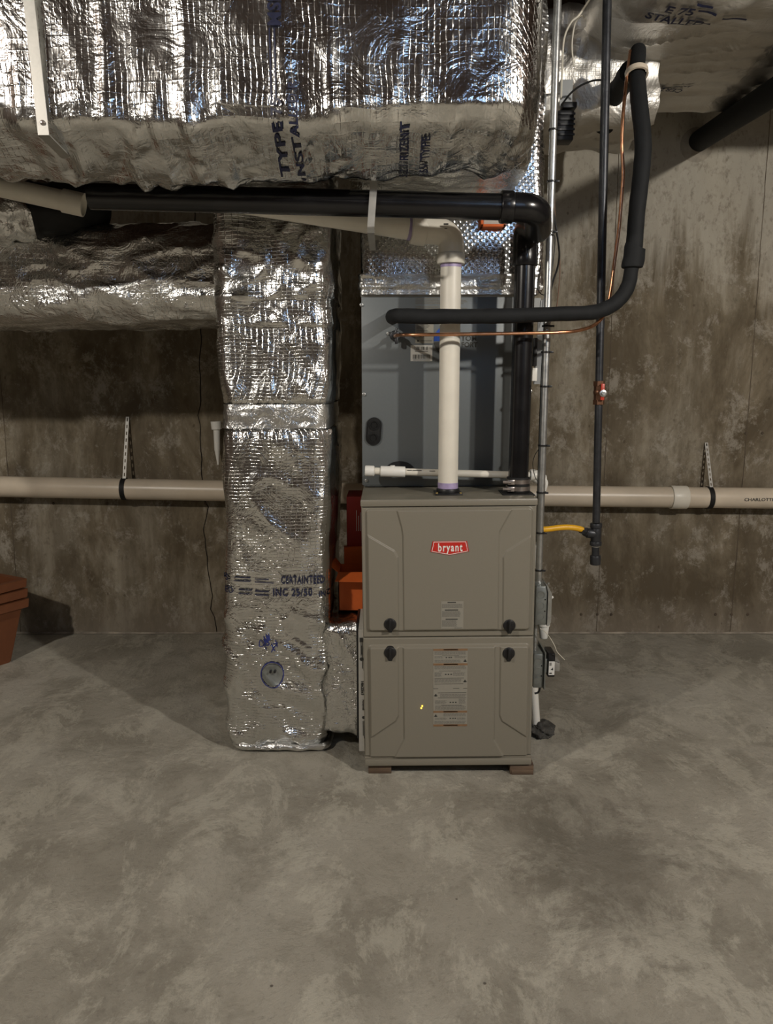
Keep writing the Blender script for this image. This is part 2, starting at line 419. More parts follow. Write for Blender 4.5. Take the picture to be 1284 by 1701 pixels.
# form seams and crack in the wall
def strip(name, pts, wdt, m, y, jag=0):
    bm = new(); pr = None
    P2 = []
    for (x0, z0), (x1, z1) in zip(pts, pts[1:]):
        n = max(2, int(abs(z1-z0)/.02))
        for k in range(n): P2.append((x0+(x1-x0)*k/n, z0+(z1-z0)*k/n))
    P2.append(pts[-1])
    for i, (x, z) in enumerate(P2):
        x += noise.noise(V(z*14, 3.1, x))*jag + noise.noise(V(z*45, 1.1, x))*jag*.4
        ww = wdt*(.55 + .8*abs(noise.noise(V(z*9, 8.2, x))))
        a = bm.verts.new((x-ww, y, z)); b = bm.verts.new((x+ww, y, z))
        if pr: bm.faces.new((pr[0], pr[1], b, a))
        pr = (a, b)
    return struct(name, bm, m, wall, smooth=False)
for i, sx in enumerate((1.72, 1.05, .38, -.29, -1.83, 2.39)):
    strip('form_seam', [(sx, 0.01), (sx+.004, 1.2), (sx-.003, 2.6)], .0022, M['seam'], WY-.001, .003)
ck = [P(a, b, WY) for a, b in ((359, 1050), (357, 1025), (350, 1012), (353, 990), (347, 960), (343, 925), (339, 880), (343, 850), (346, 842), (341, 835), (336, 800), (333, 720), (329, 690), (334, 665), (331, 600), (336, 560), (331, 520), (326, 400), (324, 340))]
strip('wall_crack', [(p.x, p.z) for p in ck], .0032, M['crack'], WY-.0015, .007)
bm = new()     # form-tie scars along the foot and middle of the wall
for sx, sz in ((1.05, .10), (1.72, .10), (.97, .10), (1.64, .10), (1.80, .1), (1.12, .1), (1.05, .99), (1.72, 1.0), (1.80, 1.0), (1.86, 1.0), (-1.36, .66), (-1.62, .66), (-.88, .66)):
    cyl(bm, (sx, WY+.01, sz), (sx, WY-.004, sz), .010+.004*noise.noise(V(sx*9, sz*9, 0)), .006, 9)
struct('form_tie_scar', bm, M['seam'], wall)
bm = new()     # efflorescent joint between wall and slab
pr = None
for i in range(400):
    x = -4.1+i*.0205; a = .004+.007*abs(noise.noise(V(x*7, 0, 0))); b = .004+.009*abs(noise.noise(V(x*9, 4, 0)))
    q = [bm.verts.new((x, WY-a-.004, .002)), bm.verts.new((x, WY-.002, .004+b))]
    if pr: bm.faces.new((pr[0], q[0], q[1], pr[1]))
    pr = q
struct('trim_1', bm, plain('slab_joint', (.33, .29, .235), .9, 0, .5, 14, .3), smooth=False)

# ------------------------------------------------------------------ duct builder
def rrect(a0, a1, b0, b1, r, n):
    """n+1 points around a rounded rectangle, starting at middle of the far (a1) side; returns (a,b,len)"""
    r = min(r, (a1-a0)/2*.99, (b1-b0)/2*.99)
    segs = []
    A = a1-a0-2*r; B = b1-b0-2*r; q = PI*r/2
    tot = 2*(A+B)+4*q; pts = []
    for i in range(n+1):
        s = tot*i/n; L = s
        s = (s + B/2)
        s = s % tot
        # start on side a=a1 going +b
        if s < B: p = (a1, b0+r+s)
        elif s < B+q: t = (s-B)/r; p = (a1-r+r*math.cos(t), b1-r+r*math.sin(t))
        elif s < B+q+A: p = (a1-r-(s-B-q), b1)
        elif s < B+2*q+A: t = (s-B-q-A)/r; p = (a0+r-r*math.sin(t), b1-r+r*math.cos(t))
        elif s < 2*B+2*q+A: p = (a0, b1-r-(s-B-2*q-A))
        elif s < 2*B+3*q+A: t = (s-2*B-2*q-A)/r; p = (a0+r-r*math.cos(t), b0+r-r*math.sin(t))
        elif s < 2*B+3*q+2*A: p = (a0+r+(s-2*B-3*q-A), b0)
        else: t = (s-2*B-3*q-2*A)/r; p = (a1-r+r*math.sin(t), b0+r-r*math.cos(t))
        pts.append((p[0], p[1], L))
    return pts
def grid_surf(rows, disp, caps=True, flip=False):
    """rows: list of lists of (Vector, u, v); displaced along normals"""
    bm = new(); uvl = bm.loops.layers.uv.new('UVMap'); R = []; UV = {}
    for row in rows:
        r = []
        for p, u, v in row:
            q = bm.verts.new(p); UV[q] = (u, v); r.append(q)
        R.append(r)
    for i in range(len(R)-1):
        for k in range(len(R[0])-1):
            f = (R[i][k], R[i][k+1], R[i+1][k+1], R[i+1][k])
            bm.faces.new(f[::-1] if flip else f)
    if caps:
        for r, c in ((R[0], True), (R[-1], False)):
            vs = r[:-1]; f = vs[::-1] if c else vs
            try: bm.faces.new(f[::-1] if flip else f)
            except ValueError: pass
    bm.normal_update()
    mid = R[len(R)//2]; cen = sum((v.co for v in mid), Vector())/len(mid)
    if sum((v.co-cen).normalized().dot(v.normal) for v in mid) < 0:
        bmesh.ops.reverse_faces(bm, faces=bm.faces); bm.normal_update()
    mv = [(v, v.normal.copy()) for v in bm.verts]
    for r in R: 
        n = (r[0].normal + r[-1].normal).normalized()
        for (v) in (r[0], r[-1]): UV[v] = UV[v]
    nm = {v: n for v, n in mv}
    for r in R:
        n = (nm[r[0]]+nm[r[-1]]); nm[r[0]] = nm[r[-1]] = n.normalized() if n.length else n
    for v, n in nm.items(): v.co += n*disp(v.co, n)
    for f in bm.faces:
        for l in f.loops: l[uvl].uv = UV[l.vert]
    return bm
def N(x, y, z): return noise.noise(Vector((x, y, z)))
def ridge(x, y, z, p=3): return (1-abs(N(x, y, z)))**p

# main trunk duct over the furnace
CO = 2.57
cx0, cx1, cz0, cz1 = P(601, 650, CO).x, P(882, 650, CO).x, P(601, 806, CO).z, P(600, 489, CO).z
TR_F, TR_B, TR_Z0, TR_Z1, TR_X1, TR_X0 = 1.90, 2.145, 1.825, 2.36, .372, -2.6
def trunk_rows():
    xs = []; x = TR_X0
    while x < TR_X1-.14: xs.append(x); x += .0095 if x > -1.15 else .05
    r = .12
    xs += [TR_X1-r + r*math.sin(PI/2*k/26) for k in range(27)]
    rows = []
    for x in xs:
        s = 0
        if x > TR_X1-r: s = r - math.sqrt(max(0, r*r-(x-TR_X1+r)**2))
        s2 = s*.55
        sag = .012*math.sin(x*5+1)
        row = []
        for b, z, L in rrect(TR_F+s, TR_B-s*.3, TR_Z0+s2+sag, TR_Z1-s2, .05, 250):
            belly = max(0, min(1, (b-TR_F)/.20)); belly = belly*belly*(3-2*belly)*.072*max(0, min(1, (2.0-z)/.17))
            row.append((V(x, b, z-belly), x, L))
        rows.append(row)
    return rows
def trunk_disp(p, n):
    d = .010*N(p.x*3, p.y*3, p.z*3) + .0035*N(p.x*9, p.y*9, p.z*9)
    under = max(0.0, -n.z); front = max(0.0, -n.y)
    if under > .15 or p.z < 1.88:
        k = max(under, max(0, 1-(p.z-1.80)/.08)*.8)
        for xp in (P(475, 250, 2.0).x, P(690, 265, 2.0).x): k *= 1-.75*math.exp(-((p.x-xp)/.06)**2)
        q = V(p.x*7+.5*N(p.x*6, p.y*6, 1), p.y*5, p.z*5); f = noise.voronoi(q)[0]; f2 = noise.voronoi(V(p.x*17, p.y*12, p.z*9))[0]
        d += k*(.034*(f[1]-f[0])*.5 + .014*(f2[1]-f2[0]) + .012*ridge(p.x*9, p.y*3.0, p.z*3+4, 5) - .012)
    low = max(0.0, 1-(p.z-1.82)/.22)
    d += front*low*.011*ridge(p.x*13, p.z*2.2, 5.0, 4)
    d += front*.004*ridge(p.x*7+p.z*1.5, p.z*1.0, 9.0, 7)
    for sx, wd in ((-.46, .012), (-.235, .02), (-.13, .012), (-.64, .010)):   # vertical seams and folded flaps
        sx += .012*N(p.z*6, sx*9, 0)
        d += front*.012*math.exp(-((p.x-sx)/wd)**2)*(.5+N(p.z*9, sx, 1))
    # bottom front corner pinch line
    d -= .006*math.exp(-((p.z-1.86)/.012)**2)*front*(.5+.5*N(p.x*5, 0, 0))
    return d
trunk = thing('trunk_duct', 'large foil-wrapped horizontal trunk duct crossing the top of the picture', 'duct', (-.9, 2.17, TR_Z0))
tb = obj('foil_wrap', grid_surf(trunk_rows(), trunk_disp, flip=True), M['foil_trunk'], trunk, angle=60)
tbv = bvh_of(tb)
XF, DY, DZ = V(1, 0, 0), V(0, 1, 0), V(0, 0, 1)
def trunk_print(s, px, py, h, rot, sub=1, xs=1.0):
    o = P(px, py, TR_F); print_on('printed_lettering', text_bm(s, h, xs, .035, rot, 2, space=1.08), tbv, o, XF, DZ, DY, M['inkblue'], trunk, .007)
trunk_print('TYPE 75', 461, 216, .024, PI/2)
trunk_print('MSN', 458, 16, .030, PI/2, 1, .9)
trunk_print('INSTALLED R', 489, 205, .020, PI/2, 1, .95)
for dx in (0, 8):
    bm = new(); rect_pts = []
    for k in range(60):
        z = .0022*k
    n = 40
    pv = None
    for k in range(n+1):
        y = -.075+.15*k/n; q = [bm.verts.new((-.0018, y, 0)), bm.verts.new((.0018, y, 0))]
        if pv: bm.faces.new((pv[0], pv[1], q[1], q[0]))
        pv = q
    print_on('printed_bar', bm, tbv, P(450+dx, 110, TR_F), XF, DZ, DY, M['inkblue'], trunk, .002)
def under_print(s, px, py, h, Y=2.15, xs=1.0):
    z = TR_Z0-.055; d = P(px, py, 1.0) - V(0, 0, CAM_H); t = (z-CAM_H)/d.z; o = V(0, 0, CAM_H)+d*t
    print_on('printed_lettering', text_bm(s, h, xs, .035, PI/2, 2, space=1.08), tbv, o, XF, -DY, DZ, M['inkblue'], trunk, .005)
under_print('5.2 / RIZENT', 672, 274, .021, xs=1.0); under_print('15V TYPE', 706, 276, .021, xs=1.0)


rows = []; z = 1.80
for k in range(34):
    x = -.10 + .485*k/33
    rows.append([(V(x, b, zz), x, L) for b, zz, L in rrect(2.10+.10*max(0, (k-24)/9)**2, 2.60, 1.80+.02*max(0, (k-24)/9)**2, 2.34, .05, 130)])
obj('rear_collar', grid_surf(rows, lambda p, n: .008*N(p.x*6, p.y*6, p.z*6)+.006*ridge(p.x*14, p.y*14, p.z*6), flip=True), M['foil_trunk'], trunk, angle=60)
# supply plenum wrapped in bubble foil, between coil and trunk
plen = thing('supply_plenum', 'bubble-foil wrapped plenum box standing on the grey coil cabinet', 'duct', (.195, 2.72, 1.50))
rows = []
z = cz1+.003
while z < 2.40:
    bul = .02*math.exp(-((z-1.66)/.16)**2)
    rows.append([(V(a, b, z), L, z) for b, a, L in rrect(CO-.015, 3.0, cx0-.002, cx1+.008+bul, .022, 200)])
    z += .008
bm = grid_surf(rows, lambda p, n: .004*N(p.x*9, p.y*9, p.z*9) + (.012*ridge(p.x*22, p.y*22, p.z*6, 3) if n.x > .7 else 0), flip=True)
obj('bubble_wrap', bm, M['bubble'], plen, angle=60)
rows = []
for k in range(16):      # crinkled foil tape round its foot
    z = cz1-.002+.0042*k; o_ = .001 if k < 5 else .003
    rows.append([(V(a, b, z), L, z) for b, a, L in rrect(CO-.018-o_, 3.005, cx0-.003-o_, cx1+.010+o_, .012, 260)])
obj('foil_tape', grid_surf(rows, lambda p, n: (0.0 if p.z < cz1+.018 else 1.0)*.005*ridge(p.x*9, p.y*9, p.z*45, 3)+.001*N(p.x*30, p.y*30, p.z*40), caps=False, flip=True), M['foil_tape'], plen, angle=60)

# vertical return duct with boot to the filter
CY = 2.45
rd = thing('return_duct', 'tall foil-wrapped return air duct standing on the floor left of the furnace', 'duct', (-.36, 2.70, 0))
LT = [(P(a, b, CY).z, P(a, b, CY).x) for a, b in ((355, 340), (357, 480), (358, 600), (369, 676), (368, 712), (370, 800), (371, 1000), (371, 1150), (374, 1240))]
RT = [(P(a, b, CY).z, P(a, b, CY).x) for a, b in ((541, 340), (543, 480), (549, 600), (546, 676), (546, 712), (549, 800), (548, 1000), (547, 1150), (545, 1240))]
rows = []; z = .012
bz = (P(450, 712, CY).z, P(450, 672, CY).z)
while z < 1.98:
    e = .02*max(0, 1-z/.05)
    pinch = .010 if bz[0] < z < bz[1] else .010*math.exp(-min(abs(z-bz[0]), abs(z-bz[1]))/.015)
    rows.append([(V(a, b, z), L, z) for b, a, L in rrect(CY+e-.012*math.sin(z*2.5)+pinch, 2.98-e, lerp_tab(LT, z)+e, lerp_tab(RT, z)-e-pinch*.6, .045, 230)])
    z += .0075
def col_disp(p, n):
    d = .009*N(p.x*4, p.y*4, p.z*3+7) + .004*N(p.x*11, p.y*11, p.z*9)
    if bz[0]-.004 < p.z < bz[1]+.004: return d*.35 + .002*N(p.x*30, p.y*30, p.z*30)
    g = math.exp(-min(abs(p.z-bz[0]), abs(p.z-bz[1]))/.10)
    d += g*.011*ridge(p.x*22, p.y*22, p.z*4, 4)                       # gathers beside the tape
    d += .006*ridge(p.x*6+p.z*5, p.y*6, p.z*3-p.x*4, 6)
    if p.z > 1.42: d += .010*noise.voronoi(V(p.x*14, p.y*14, p.z*14))[0][0]
    if p.z > 1.5: d += .011*ridge(p.x*10, p.y*10, p.z*14, 3)           # crushed top
    lo = max(0, min(1, (P(500, 995, CY).z-p.z)/.12))
    d *= 1-.7*math.exp(-((p.z-P(500, 972, CY).z)/.05)**2)
    if lo > 0:
        f = noise.voronoi(V(p.x*12+p.z*5, p.y*12, p.z*8))[0]
        d += lo*(.012*(f[1]-f[0]) + .010*ridge(p.x*8-p.z*5, p.y*8, p.z*5+p.x*4, 6) + .006*ridge(p.x*15+p.z*9, p.y*8, p.z*9, 4) - .008)
    return d
colo = obj('foil_wrap', grid_surf(rows, col_disp, flip=True), M['foil_col'], rd, angle=60)
cbv = bvh_of(colo)
rows = []                                                            # tape belt
for k in range(14):
    z = bz[0] + (bz[1]-bz[0])*k/13
    rows.append([(V(a, b, z), L, z) for b, a, L in rrect(CY-.012*math.sin(z*2.5)+.005, 2.98, lerp_tab(LT, z)-.004, lerp_tab(RT, z)-.001, .045, 230)])
obj('tape_belt', grid_surf(rows, lambda p, n: .0045*N(p.x*22, p.y*22, p.z*22)+.0025*ridge(p.x*12, p.y*12, p.z*40), caps=False, flip=True), M['foil_tape'], rd, angle=60)
path = [V(a, b, .018+.004*N(a*14, b*14, 0)) for b, a, L in rrect(CY+.004, 2.97, -.525, -.197, .045, 140)]
bm = new(); tube(bm, path, .011, 10, wob=.006); obj('bottom_hem', bm, M['foil_tape'], rd)
# boot
rows = []
for k in range(30):
    t = k/29; x = -.235 + (.140)*t
    top = .462 - .012*t + .03*max(0, 1-t*3); bot = .050 + .03*max(0, math.sin(t*PI))*.4 + .012*t
    rows.append([(V(x, b, z), x, L) for b, z, L in rrect(2.448+.02*(1-t), 2.93, bot, top, .03, 170)])
boot = obj('boot', grid_surf(rows, lambda p, n: .011*ridge(p.x*13, p.y*9, p.z*5, 3)+.012*noise.voronoi(V(p.x*18, p.y*18, p.z*9))[0][0]+.006*N(p.x*16, p.y*16, p.z*14)-.006, flip=True), M['foil_low'], rd, angle=60)
bm = new(); box2(bm, (-.098, 2.40, .075), (-.089, 2.95, .475), .002); obj('filter_rack', bm, M['black'], rd, label='black filter rack rim')
def col_print(s, px, py, h, xs=1.0, rot=0, bold=.035, nm='printed_lettering', m='inkblue'):
    return print_on(nm, text_bm(s, h, xs, bold, rot, 2, space=1.12), cbv, P(px, py, CY), XF, DZ, DY, M[m], rd, .007)
col_print('CERTAINTEED', 504, 961.5, .025, .56)
col_print('INC 25/50', 487, 982, .025, .76)
col_print('75', 374, 958, .019, .9); col_print('LED', 378, 978, .020, .9)
col_print('INC', 540, 985, .018, .8)
def dashes(segs, m=M['inkblue'], nm='printed_bar', wd=.0017):
    bm = new()
    for x0, y0, x1, y1 in segs:
        a, b = P(x0, y0, CY), P(x1, y1, CY); o = P(450, 970, CY)
        n = 14; pv = None
        for k in range(n+1):
            p = a.lerp(b, k/n)-o
            q = [bm.verts.new((p.x, p.z-wd, 0)), bm.verts.new((p.x, p.z+wd, 0))]
            if pv: bm.faces.new((pv[0], q[0], q[1], pv[1]))
            pv = q
    return print_on(nm, bm, cbv, P(450, 970, CY), XF, DZ, DY, m, rd, .006)
dashes([(390, 956, 418, 957), (390, 962, 418, 963), (425, 959, 448, 960), (425, 964, 456, 966), (398, 977, 420, 978), (398, 983, 420, 984), (425, 979, 448, 980), (425, 985, 448, 986)])
def scribble(nm, px, m, wd=.0016, closed=False):
    bm = new(); o = P(450, 1080, CY); pts = smooth_path([V(P(a, b, CY).x-o.x, P(a, b, CY).z-o.z, 0) for a, b in px], 6)
    pv = None
    for i, p in enumerate(pts):
        d = (pts[min(i+1, len(pts)-1)]-pts[max(i-1, 0)]).normalized(); s = V(-d.y, d.x, 0)*wd
        q = [bm.verts.new(p-s), bm.verts.new(p+s)]
        if pv: bm.faces.new((pv[0], q[0], q[1], pv[1]))
        pv = q
    return print_on(nm, bm, cbv, o, XF, DZ, DY, m, rd, .0035)
scribble('handwriting', [(444, 1077), (439, 1066), (434, 1060), (432, 1070), (437, 1071), (443, 1064), (440, 1058), (444, 1068), (449, 1066), (443, 1059), (440, 1053), (446, 1064), (444, 1050), (448, 1062), (446, 1052), (450, 1060), (448, 1050)], M['marker'])
scribble('handwriting', [(452, 1080), (457, 1072), (462, 1066)], M['marker']); scribble('handwriting', [(453, 1066), (456, 1075), (459, 1078)], M['marker']); scribble('handwriting', [(459, 1060), (462, 1072)], M['marker']); scribble('handwriting', [(455, 1066), (463, 1064)], M['marker'])
ring = [(453+18.5*math.cos(a), 1118.5+21*math.sin(a)) for a in [2*PI*k/24 for k in range(25)]]
scribble('marker_circle', ring, M['marker'], .0018)
bm = new(); o = P(453, 1118.5, CY)
nr = 6; rings_ = [[bm.verts.new((.0335*r/nr*math.cos(2*PI*k/32), .0375*r/nr*math.sin(2*PI*k/32), 0)) for k in range(32)] for r in range(1, nr+1)]
c0 = bm.verts.new((0, 0, 0))
for k in range(32):
    bm.faces.new((c0, rings_[0][k], rings_[0][(k+1) % 32]))
    for r in range(nr-1): bm.faces.new((rings_[r][k], rings_[r+1][k], rings_[r+1][(k+1) % 32], rings_[r][(k+1) % 32]))
print_on('test_port_patch', bm, cbv, o, XF, DZ, DY, M['galv_dark'], rd, .0030, label='round grey metal patch inside a blue marker circle')
for dx in (-3, 4):
    bm = new(); p = P(454+dx, 1112, CY); cyl(bm, p+V(0, .01, 0), p+V(0, -.026, 0), .0045, .004, 12); obj('screw', bm, M['black'], rd)

# horizontal return duct behind, to the left
rows = []
x = -2.7
while x < -.50:
    z0 = 1.462-.012*min(1, max(0, (-x-.6)))
    rows.append([(V(x, b, z), x, L) for b, z, L in rrect(2.68, 3.2, z0, 1.765, .10, 150)])
    x += .012 if x > -1.5 else .05
lr = obj('return_branch_duct', grid_surf(rows, lambda p, n: .010*N(p.x*4, p.y*5, p.z*6)+.012*noise.voronoi(V(p.x*9, p.y*12, p.z*16))[0][0]+.012*ridge(p.x*6, p.y*10, p.z*16, 5)+.004*ridge(p.x*25, p.y*20, p.z*8, 3), flip=True), M['foil_low'], angle=60)
tag(lr, 'lower foil-wrapped duct running left from behind the tall return duct', 'duct')
# flexible round duct at upper left, end dark collar
fx = thing('round_branch_duct', 'crumpled round foil duct with a dark end sleeve under the trunk at upper left', 'duct', P(60, 380, 2.62))
pth = [P(-260, 395, 2.50), P(-120, 372, 2.58), P(0, 356, 2.64), P(60, 350, 2.68), P(110, 345, 2.72)]
sp = smooth_path(pth, 10); bm = new(); uvl = bm.loops.layers.uv.new('UVMap'); tube(bm, sp, [.085]*len(sp), 48, wob=.03)
for f in bm.faces:
    for l in f.loops: l[uvl].uv = (l.vert.co.x, l.vert.co.z)
obj('foil_wrap', bm, M['foil_low'], fx, angle=60)
bm = new(); tube(bm, smooth_path([P(52, 350, 2.66), P(110, 346, 2.70), P(160, 338, 2.78)], 8), [.088, .092, .085]+[.085]*14, 40, wob=.01); obj('sleeve', bm, M['rubber'], fx, label='dark grey sleeve')
# big branch duct at upper right
rows = []
x = .68
while x < 3.2:
    t = (x-.68); rr_ = .16
    s = .15*max(0, 1-t/.14)**2
    zb = 2.352 + s*.5 - .02*math.sin(t*2.2) ; yb = 3.48 - .10*t
    rows.append([(V(x, b, z), x, L) for b, z, L in rrect(2.45+s, yb-s, zb, 2.505, .07, 160)])
    x += .014
rows = rows[:190]
rb = thing('supply_branch_duct', 'wide foil-wrapped branch duct under the ceiling at upper right', 'duct', (1.7, 2.9, 2.33))
def rb_disp(p, n):
    return .022*N(p.x*2.2, p.y*3, p.z*3)+.016*ridge(p.x*2.0+3, p.y*7+p.x*1.3, 0, 7)+.006*ridge(p.x*7, p.y*3, 5, 5)
rbo = obj('foil_wrap', grid_surf(rows, rb_disp, flip=True), M['foil_dull'], rb, angle=60)
rbv = bvh_of(rbo)
def rb_print(s, px, py, h, xs=1.0, rot=0, flip=1):
    d = P(px, py, 1.0)-V(0, 0, CAM_H); t = (2.352-CAM_H)/d.z; o = V(0, 0, CAM_H)+d*t
    print_on('printed_lettering', text_bm(s, h, xs, .035, rot, 2), rbv, o, XF, DY*-1*flip, DZ, M['inkblue'], rb, .006)
rb_print('E 75', 1130, 8, .030, 1.2, -.12); rb_print('STALLED', 1122, 20, .030, 1.1, -.12)
rb_print('INC 25/50', 1108, 129, .040, .8, PI-.10); rb_print('CERTAINTE', 1094, 141, .034, .75, PI-.10)
for a, b, c, d in ((1158, 14, 1184, 18), (1160, 20, 1190, 24), (1200, 30, 1240, 34), (1158, 33, 1180, 36)):
    bm = new(); pv = None
    def gp(px, py):
        dd = P(px, py, 1.0)-V(0, 0, CAM_H); t = (2.33-CAM_H)/dd.z; return V(0, 0, CAM_H)+dd*t
    A, B = gp(a, b), gp(c, d)
    for k in range(9):
        p = A.lerp(B, k/8); q = [bm.verts.new((p.x, p.y-.004, 0)), bm.verts.new((p.x, p.y+.004, 0))]
        if pv: bm.faces.new((pv[0], q[0], q[1], pv[1]))
        pv = q
    print_on('printed_bar', bm, rbv, V(0, 0, 2.33), XF, DY, DZ, M['inkblue'], rb, .006)
# crumpled foil connector in the dark gap right of the trunk
rows = []; x = .52
while x < .94:
    rows.append([(V(x, b, z), x, L) for b, z, L in rrect(2.86, 3.3, 2.15, 2.51, .05, 90)]); x += .012
o = obj('connector_duct', grid_surf(rows, lambda p, n: .02*ridge(p.x*8, p.y*8, p.z*10, 3)+.012*N(p.x*10, p.y*10, p.z*12), flip=True), M['foil_dull'], angle=60)
tag(o, 'crumpled foil duct piece in the dark gap between trunk and right branch', 'duct')

# hangers on the trunk
bar = thing('duct_strap', 'long galvanized hanger strap down the face of the trunk duct at upper left', 'strap', P(72, 232, TR_F-.02))
a, b = P(43, -40, TR_F-.022), P(72, 222, TR_F-.022)
bm = new(); wv = V(.0125, 0, 0)
prism(bm, [a-wv, a+wv, b+wv, b-wv], V(0, 1, 0), .003)
prism(bm, [b-wv, b+wv, b+wv+V(.006, .17, -.028), b-wv+V(.006, .17, -.028)], V(0, 0, -1), .003)
obj('band', bm, M['strap'], bar, smooth=False)
bm = new(); p = P(71, 204, TR_F-.022); cyl(bm, p, p+V(0, -.006, 0), .006, .0045, 14, .001); obj('screw', bm, M['clamp'], bar)

# ------------------------------------------------------------------ furnace
FX, FY = .197, 2.30
fur = thing('furnace', 'beige grey upright gas furnace with a red badge, standing on wood blocks', 'furnace', (FX, FY, .035), (0, math.radians(-.55), 0))
FM = MW[fur.name]; FI = FM.inverted()
HW, FH, FD = .2665, .861, .72
def FL(px, py): p = FI @ P(px, py, FY); return p.x, p.z
bm = new(); box2(bm, (-HW+.002, .012, 0), (HW-.002, FD, FH-.004), .003); obj('cabinet', bm, M['cab'], fur, world=False)
bm = new(); box2(bm, (-HW-.001, -.004, FH-.016), (HW+.001, FD+.001, FH), .004); obj('top_panel', bm, M['cab_top'], fur, world=False)
bm = new(); box2(bm, (-HW, -.008, 0), (HW, .02, .022), .004); box2(bm, (-HW, -.002, .021), (HW, .02, .030), .002); obj('base_rail', bm, M['cab'], fur, world=False)
bm = new(); box2(bm, (-HW-.001, -.008, FH-.020), (HW+.001, .012, FH+.001), .004); obj('top_rail', bm, M['cab'], fur, world=False)
def sd_poly(px, pz, poly):
    """signed distance, negative inside"""
    d = 1e9; ins = False; n = len(poly)
    for i in range(n):
        ax, az = poly[i]; bx, bz_ = poly[(i+1) % n]
        ex, ez = bx-ax, bz_-az; wx, wz = px-ax, pz-az
        t = max(0, min(1, (wx*ex+wz*ez)/(ex*ex+ez*ez))); dx, dz = wx-ex*t, wz-ez*t
        d = min(d, dx*dx+dz*dz)
        if (az > pz) != (bz_ > pz) and px < (bx-ax)*(pz-az)/(bz_-az)+ax: ins = not ins
    d = math.sqrt(d); return -d if ins else d
def sstep(d, w): t = max(0, min(1, .5-d/w)); return t*t*(3-2*t)
def door(name, z0, z1, plate, polys, nx=300):
    """pressed steel door: plate = rounded rect, polys = extra raised fields"""
    x0, x1 = -HW+.001, HW-.001; nz = int(nx*(z1-z0)/(x1-x0)); bm = new(); G = []
    px0, pz0, px1, pz1 = plate; cr = .012
    polys = [(p, min(a for a, b in p), max(a for a, b in p)) for p in polys]
    for j in range(nz+1):
        z = z0+(z1-z0)*j/nz; row = []
        for i in range(nx+1):
            x = x0+(x1-x0)*i/nx
            qx = abs(x-(px0+px1)/2)-(px1-px0)/2+cr; qz = abs(z-(pz0+pz1)/2)-(pz1-pz0)/2+cr
            d = math.hypot(max(qx, 0), max(qz, 0))+min(max(qx, qz), 0)-cr
            h = .0068*sstep(d, .007)
            if d < .003:
                e = 0
                for p, xa, xb in polys:
                    if xa-.006 < x < xb+.006: e = max(e, sstep(sd_poly(x, z, p)+.0005, .0046))
                h += .0048*e*sstep(d+.004, .005)
            ed = min(x-x0, x1-x, z-z0, z1-z); h -= .003*max(0, 1-ed/.003)**2
            row.append(bm.verts.new((x, -.0005-h, z)))
        G.append(row)
    for j in range(nz):
        for i in range(nx): bm.faces.new((G[j][i], G[j][i+1], G[j+1][i+1], G[j+1][i]))
    edge = [G[0][i] for i in range(nx+1)]+[G[j][nx] for j in range(1, nz+1)]+[G[nz][i] for i in range(nx-1, -1, -1)]+[G[j][0] for j in range(nz-1, 0, -1)]
    back = [bm.verts.new((v.co.x, .012, v.co.z)) for v in edge]
    n = len(edge)
    for i in range(n): bm.faces.new((edge[i], back[i], back[(i+1) % n], edge[(i+1) % n]))
    return obj(name, bm, M['cab'], fur, world=False, angle=80)
def FP(*pts): return [FL(a, b) for a, b in pts]
zsplit = FL(747, 1058)[1]
a, b = FL(611, 1048), FL(884, 843)
ud = door('upper_door', zsplit+.0012, FH-.021, (a[0], a[1], b[0], b[1]),
          [FP((646, 800), (667, 876), (669, 890), (671, 1100), (826, 1100), (828, 890), (829, 882), (851, 843), (849, 800)),
           FP((590, 876), (614, 890), (655, 914), (661, 925), (663, 1100), (590, 1100)),
           FP((900, 876), (882, 888), (841, 914), (835, 925), (834, 1100), (900, 1100))])
a, b = FL(615, 1264), FL(879, 1070)
ld = door('lower_door', .031, zsplit-.0012, (a[0], a[1], b[0], b[1]),
          [FP((669, 1020), (671, 1225), (652, 1262), (652, 1300), (841, 1300), (841, 1264), (820, 1226), (822, 1020)),
           FP((590, 1020), (661, 1020), (662, 1186), (657, 1196), (620, 1221), (590, 1240)),
           FP((905, 1020), (831, 1020), (829, 1186), (833, 1196), (873, 1222), (905, 1240))])
bm = new(); box2(bm, (-HW+.004, .006, zsplit-.003), (HW-.004, .014, zsplit+.003)); obj('door_gap', bm, M['hole'], fur, world=False)
def knob(px, py, parent):
    x, z = FL(px, py); bm = new()
    cyl(bm, (x, -.003, z), (x, -.016, z), .0205, .019, 30, .002)
    box(bm, (x, -.021, z), (.009, .012, .036), .003)
    prism(bm, [(x-.012, -.003, z-.013), (x+.012, -.003, z-.013), (x+.005, -.003, z-.026), (x-.005, -.003, z-.026)], V(0, -1, 0), .011)
    obj('knob', bm, M['black'], parent, world=False)
knob(648, 1035, ud); knob(845, 1037, ud); knob(648, 1082, ld); knob(844, 1083, ld)
# badge
SY = -.0122
def badge_poly(s): 
    cx, cz = FL(746.5, 908)
    pts = [(-27.5, 10.5), (27.5, 10.5), (31, -6.5), (0, -12.5), (-31, -6.5)]
    k = .00188
    return [(cx+a*k*s, cz+(b*k*s)) for a, b in pts]
bdg = thing  # keep name local
bm = new(); prism(bm, [(x, SY, z) for x, z in badge_poly(1.0)], V(0, -1, 0), .0022); badge = obj('badge', bm, M['redlogo'], ud, world=False, smooth=False, label='red shield badge reading bryant')
bm = new(); o1, i1 = badge_poly(.945), badge_poly(.90)
